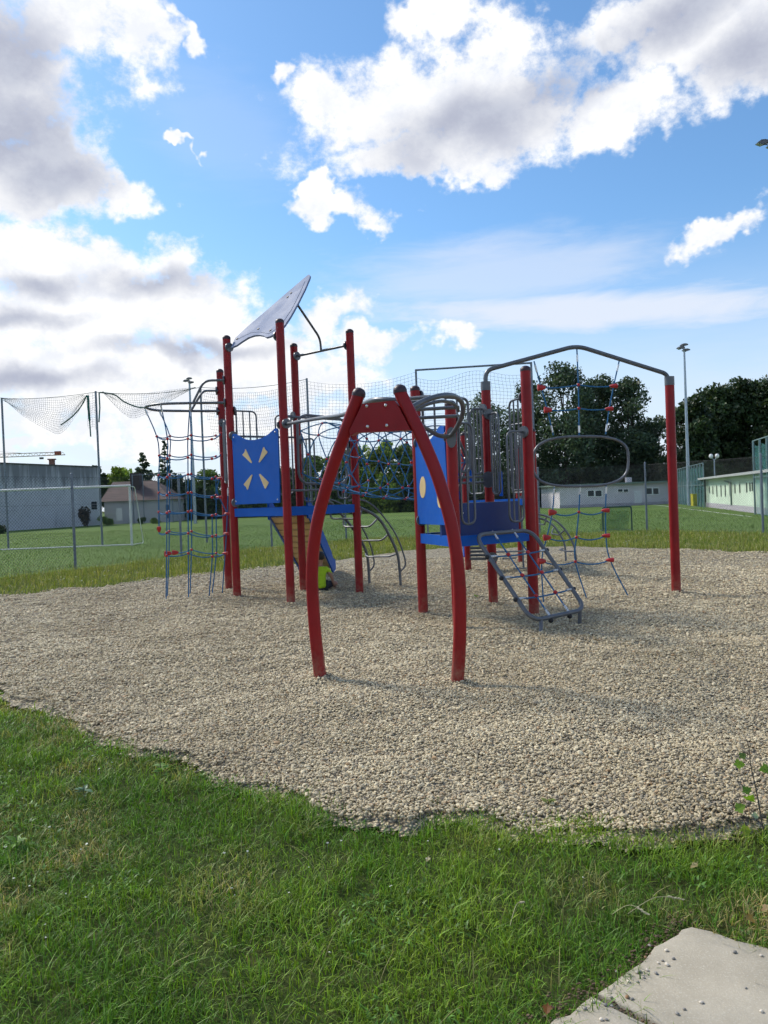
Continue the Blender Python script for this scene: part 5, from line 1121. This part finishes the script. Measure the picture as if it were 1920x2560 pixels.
PCOL = [mat('stone_pale', (.60, .53, .43), .7, var=.2, vscale=60), mat('stone_grey', (.26, .24, .21), .7, var=.2, vscale=60), mat('stone_brown', (.30, .17, .08), .7, var=.2, vscale=60)]
def stone_mesh(m):
    me = MB().ball((0, 0, 0), 1, 12, 8, (1.15, .85, .62)); me.v = [tuple(np.array(v)*(1+.22*(math.sin(3.1*v[0]+1.7*v[1]+k_)*.5+math.sin(2.3*v[2]+k_*2)*.3))) for v in me.v]; return meshdata(me, 'pebble', m)
k_ = 1.; STN = []
for k_ in (1., 2.2, 3.7): STN += [[stone_mesh(m) for m in PCOL]]
spots = [(933, 398, .0075, 0), (783, 447, .0068, 2), (983, 455, .0062, 1), (937, 500, .0085, 0), (875, 487, .006, 0), (905, 470, .005, 1), (795, 537, .0065, 0), (740, 550, .0085, 1), (718, 555, .006, 0), (857, 560, .0075, 1), (770, 590, .006, 1), (727, 622, .005, 1), (662, 622, .0065, 0), (652, 733, .0085, 2), (686, 745, .006, 1), (538, 733, .006, 1), (497, 788, .008, 1), (540, 795, .006, 1), (408, 765, .008, 0), (467, 893, .0075, 0), (503, 892, .006, 1), (1060, 818, .006, 1), (1010, 852, .008, 1), (1420, 410, .0075, 1), (1612, 435, .0065, 0), (1613, 835, .0075, 0), (1183, 770, .007, 0), (1500, 665, .005, 1), (577, 550, .006, 1), (812, 362, .006, 1), (350, 815, .007, 1)]
for i, (x, y, r, c) in enumerate(spots):
    p = z3(x, y); o = place(STN[i % 3][c], 'pebble', (p.x, p.y, .002+r*.42), None, rng.uniform(0, 6), r*.85)
    if c == 2: tag(o, 'rusty brown pebble %s' % ('nearest the top corner of the slab' if y < 600 else 'close to the weedy slab joint'), 'pebble', 'brown pebbles on the slab'); continue
    tag(o, 'loose %s pebble lying on the concrete slab' % ('pale cream', 'dark grey', 'rusty brown')[c], 'pebble', '%s pebbles on the slab' % ('pale', 'grey', 'brown')[c])

# ---- broad leaves
LGRN = leaf_mat('broad_leaf', .45, .45, 1., .4)
def leaf_shape(lobes):
    if lobes: prof = [(0, 0), (.10, .16), (.30, .34), (.22, .40), (.50, .62), (.36, .62), (.30, .78), (.16, .74), (0, 1.0)]
    else: prof = [(0, 0), (.18, .18), (.27, .42), (.22, .70), (.10, .9), (0, 1.0)]
    return prof
def leafmesh(name, parent, base, direc, size, col, lobes=True, curl=.25, up=Vector((0, 0, 1))):
    d = Vector(direc).normalized(); side = d.cross(up).normalized(); nrm = side.cross(d); pr = leaf_shape(lobes); vs = []; fs = []
    mid = [Vector(base)+d*(t*size)-nrm*(curl*size*t*t) for _, t in pr]
    for s_ in (1, -1):
        for (w, t), m in zip(pr, mid): vs.append(m+side*(s_*w*size)+nrm*(abs(w)*size*.18))
    k = len(pr); vs += mid
    for i in range(k-1):
        fs.append((2*k+i, i, i+1, 2*k+i+1)); fs.append((2*k+i+1, k+i+1, k+i, 2*k+i))
    c = np.tile(np.array(col), (len(vs), 1))*rng.uniform(.85, 1.15)
    me = bpy.data.meshes.new(name); me.from_pydata([tuple(v) for v in vs], [], fs); me.validate(); at = me.attributes.new('col', 'FLOAT_COLOR', 'POINT'); at.data.foreach_set('color', np.concatenate([c, np.ones((len(c), 1))], 1).astype(np.float32).ravel())
    me.materials.append(LGRN); o = bpy.data.objects.new(name, me); COL.objects.link(o)
    if parent is not None: o.parent = parent; o.matrix_parent_inverse = parent_inv(parent)
    return o
sb = G(1913, 2086); Ys = sb.y; sap = empty('sapling', sb); tag(sap, 'young maple-like sapling with bright green leaves at the gravel edge', 'sapling')
z4 = lambda x, y, dy=0.: P(1780+x*.14463, 1820+y*.14463, Ys+dy)
stem = spline([z4(915, 1830), z4(860, 1620), z4(800, 1260), z4(740, 960), z4(670, 640), z4(640, 360), z4(600, 190)], 5); MB().tube(stem, [.0042-.0028*i/len(stem) for i in range(len(stem))], 7).build('stem', mat('sapling_bark', (.09, .075, .06), .7), sap)
MB().tube([z4(875, 1690), z4(740, 1560), z4(640, 1440)], .002, 5).build('twig', MATS['sapling_bark'], sap)
YG = (.20, .34, .035)
for b_, t_, sz, c in ((((670, 640), (420, 620), .055, YG)), ((650, 420), (480, 500), .045, (.14, .22, .05)), ((760, 1080), (640, 1260), .062, YG), ((745, 1010), (560, 1090), .05, (.12, .24, .03)), ((690, 1270), (400, 1420), .058, (.22, .36, .05)), ((720, 760), (960, 690), .06, (.15, .27, .03)), ((850, 1560), (740, 1500), .04, (.32, .40, .30)), ((800, 1800), (470, 1740), .06, (.26, .34, .03)), ((800, 1830), (560, 1900), .06, YG), ((900, 1560), (1010, 1540), .05, YG), ((860, 1800), (960, 1960), .06, (.10, .24, .03))):
    p, q = z4(*b_), z4(*t_, rng.uniform(-.06, .03)); st_ = p.lerp(q, .35); MB().tube([p, st_], .0011, 5).build('leaf_stalk', MATS['sapling_bark'], sap); leafmesh('leaf', sap, st_, q-st_, sz, c, True, rng.uniform(.1, .5), Vector((rng.uniform(-.3, .3), -.8, .6)))
def weed(u, v, n, size, col, label, lobes=False, h=.05):
    p = G(u, v); o = empty('weed', p); tag(o, label, 'weed', 'weeds at the gravel edge')
    for i in range(n):
        a_ = 6.283*i/n+rng.uniform(-.4, .4); b_ = p+Vector((0, 0, -.02+h*rng.random())); leafmesh('leaf', o, b_, (math.cos(a_), math.sin(a_), rng.uniform(.2, 1.1)), size*rng.uniform(.7, 1.25), np.array(col)*rng.uniform(.8, 1.2), lobes, .35)
    MB().tube([p+Vector((0, 0, -.03)), p+Vector((0, 0, h))], .0018, 5).build('stem', MATS['sapling_bark'], o)
weed(402, 1935, 9, .055, (.17, .32, .05), 'pale green broad-leaved weed in the lawn near the gravel', True, .07); weed(210, 1985, 8, .05, (.13, .24, .13), 'grey-green weed in the lawn below the broad-leaved one'); weed(42, 2118, 7, .055, (.16, .30, .04), 'light green weed at the picture edge of the lawn')
weed(418, 1866, 5, .045, (.22, .34, .06), 'bright little weed on the gravel above the lawn tip', True, .06); weed(150, 1758, 5, .04, (.25, .22, .03), 'yellowing weed sprouting in the gravel at the lawn edge', False, .05); weed(240, 1698, 4, .035, (.16, .20, .05), 'thin weed standing in open gravel', False, .06)
weed(1062, 1945, 4, .022, (.32, .28, .05), 'tiny yellow leaf sprig in the near gravel'); weed(1370, 2015, 7, .05, (.20, .24, .06), 'flat yellow-green weed on the gravel by the lawn bay', False, .05); weed(352, 1560, 4, .05, (.30, .30, .03), 'yellow sprig in the gravel below the rope climber'); weed(1190, 1500, 6, .07, (.22, .30, .05), 'green tuft of weed between tower posts and net ramp', False, .07)
def dead_leaf(u, v, size, col, label, rot=0.):
    p = G(u, v); o = leafmesh('fallen_leaf', None, p+Vector((0, 0, .012)), (math.cos(rot), math.sin(rot), .25), size, col, True, -.3); tag(o, label, 'leaf', 'fallen leaves'); return o
dead_leaf(1366, 2548, .036, (.22, .085, .025), 'curled brown leaf beside the lower slab', 1.2); dead_leaf(1905, 2290, .045, (.40, .26, .13), 'dry tan leaf in the grass right of the slab', .4); dead_leaf(1890, 2318, .045, (.38, .25, .06), 'small yellow leaf just below the tan one', 2.2); dead_leaf(1725, 2178, .042, (.38, .30, .14), 'pale dry leaf lying in the grass above the slab', .2); dead_leaf(1066, 2162, .028, (.42, .34, .2), 'pale crumpled leaf in the lawn middle', 1.)
def stalk(a_, b_, label):
    p0, p1 = G(*a_), G(*b_); p0.z = .02; pts = spline([p0, p0.lerp(p1, .5)+Vector((0, 0, .06)), p1+Vector((0, 0, .05))], 6); o = MB().tube(pts, .0012, 5).build('grass_stalk', mat('straw', (.42, .38, .20), .7)); tag(o, label, 'grass stalk', 'grass seed stalks')
    for i in range(9): q = pts[-1].lerp(pts[-5], i/9); MB().ball(q+Vector((rng.uniform(-.003, .003), rng.uniform(-.003, .003), rng.uniform(0, .003))), .0035, 6, 4, (1.7, .8, .8)).build('seed', mat('seed_husk', (.50, .44, .28), .7), o)
stalk((1570, 2298), (1712, 2284), 'long straw seed stalk arching over the lawn above the slab'); stalk((1530, 2300), (1622, 2322), 'short straw seed stalk just left of the long one'); stalk((1275, 2330), (1310, 2290), 'thin seed stalk upright in the middle of the lawn')

# ---- child sitting on the gravel
SKIN = mat('skin', (.34, .18, .115), .5, var=.05); SHIRT = mat('lime_shirt', (.36, .58, .015), .8, var=.10, vscale=14, bump=.3, bscale=30); SHORT = mat('dark_shorts', (.03, .035, .05), .85); HAIR = mat('dark_hair', (.012, .010, .010), .5, var=.2, vscale=80, bump=.5, bscale=200)
CH0 = xy(G(803, 1474)); CH0.z = float(gz(np.array([CH0.x]), np.array([CH0.y]))[0])
def skinned(name, joints, edges, m, parent, sub=2, root=0):
    me = bpy.data.meshes.new(name); me.from_pydata([tuple(CH0+Vector(j[0])) for j in joints], edges, []); me.materials.append(m); o = bpy.data.objects.new(name, me); COL.objects.link(o)
    o.modifiers.new('skin', 'SKIN'); md = o.modifiers['skin']; md.use_smooth_shade = True; md.branch_smoothing = .4
    for i, j in enumerate(joints): sv = me.skin_vertices[0].data[i]; sv.radius = (j[1], j[2] if len(j) > 2 else j[1]); sv.use_root = (i == root)
    ss = o.modifiers.new('sub', 'SUBSURF'); ss.levels = sub; ss.render_levels = sub
    if parent is not None: o.parent = parent; o.matrix_parent_inverse = parent_inv(parent)
    return o
def child():
    J = [((0, 0, .095), .085), ((0, .0, .20), .078), ((0, .02, .33), .082), ((0, .03, .425), .05), ((0, .035, .475), .034), ((0, .05, .535), .062), ((0, .055, .595), .078), ((0, .05, .655), .05)]
    E = [(0, 1), (1, 2), (2, 3), (3, 4), (4, 5), (5, 6), (6, 7)]
    def chain(start, js):
        p = start
        for j in js: J.append(j); E.append((p, len(J)-1)); p = len(J)-1
        return p
    def hand(w, c, d, s_):
        d = Vector(d).normalized(); sd_ = d.cross(Vector((0, 0, 1))).normalized()*s_
        palm = chain(w, [(tuple(Vector(c)), .020, .014)])
        for k, (o_, l) in enumerate(((-.018, .040), (-.006, .047), (.006, .045), (.017, .036))):
            b_ = Vector(c)+d*.025+sd_*o_; chain(palm, [(tuple(b_), .0075), (tuple(b_+d*l*.5+Vector((0, 0, -.006))), .0068), (tuple(b_+d*l+Vector((0, 0, -.018))), .0055)])
        b_ = Vector(c)-sd_*.022+d*.002; chain(palm, [(tuple(b_), .008), (tuple(b_-sd_*.012+d*.022), .0065)])
    w = chain(2, [((-.10, .02, .395), .045), ((-.185, .05, .25), .032), ((-.17, .17, .12), .022)]); hand(w, (-.155, .205, .075), (.2, 1, -.6), 1)
    w = chain(2, [((.10, .02, .395), .045), ((.19, .02, .25), .032), ((.225, .05, .10), .022)]); hand(w, (.232, .075, .055), (.25, .7, -.55), -1)
    for s_, kx in ((-1, -.36), (1, .27)):
        a_ = chain(0, [((s_*.07, .04, .085), .075), ((kx*.62, .10, .105), .060), ((kx, .17, .105), .046), ((kx*.62, .27, .065), .038), ((kx*.25, .34, .04), .027)]); chain(a_, [((kx*.25-s_*.06, .37, .03), .024, .018), ((kx*.25-s_*.11, .385, .028), .018, .012)])
    body = skinned('person', J, E, SKIN, None); tag(body, 'child in lime green shirt sitting on the gravel with back turned', 'person')
    S = [((0, -.010, .04), .100), ((0, -.014, .10), .108), ((0, -.014, .21), .102), ((0, .006, .335), .100), ((0, .026, .42), .060)]; Ee = [(0, 1), (1, 2), (2, 3), (3, 4)]
    for s_ in (-1, 1): k = len(S); S += [((s_*.108, .02, .392), .058), ((s_*.155, .035, .315), .050), ((s_*.168, .04, .285), .050)]; Ee += [(3, k), (k, k+1), (k+1, k+2)]
    skinned('shirt', S, Ee, SHIRT, body)
    Sh = [((0, 0, .085), .098)]; Es = []
    for s_, kx in ((-1, -.36), (1, .27)): k = len(Sh); Sh += [((s_*.075, .04, .085), .082), ((kx*.6, .10, .105), .068), ((kx*.75, .125, .106), .060)]; Es += [(0, k), (k, k+1), (k+1, k+2)]
    skinned('shorts', Sh, Es, SHORT, body)
    hb_ = MB().ball((CH0.x, CH0.y+.045, CH0.z+.612), .088, 18, 12, (.95, 1.0, 1.02)); hb_.v = [v for v in hb_.v]; keep = lambda f: not all(hb_.v[i][1] > CH0.y+.085 and hb_.v[i][2] < CH0.z+.63 for i in f) and not all(hb_.v[i][2] < CH0.z+.555 for i in f); hb_.f = [f for f in hb_.f if keep(f)]; hb_.build('hair', HAIR, body)
    for s_ in (-1, 1): MB().ball((CH0.x+s_*.082, CH0.y+.055, CH0.z+.585), .02, 8, 6, (.5, .8, 1.2)).build('ear', SKIN, body); MB().ball((CH0.x+s_*.03, CH0.y+.124, CH0.z+.60), .011, 8, 6).build('eye', BLACK, body)
    MB().ball((CH0.x, CH0.y+.135, CH0.z+.575), .014, 8, 6, (.8, 1, 1)).build('nose', SKIN, body); MB().ball((CH0.x, CH0.y+.122, CH0.z+.54), .018, 8, 5, (1.2, .5, .4)).build('mouth', mat('lips', (.36, .12, .10), .5), body)
child()
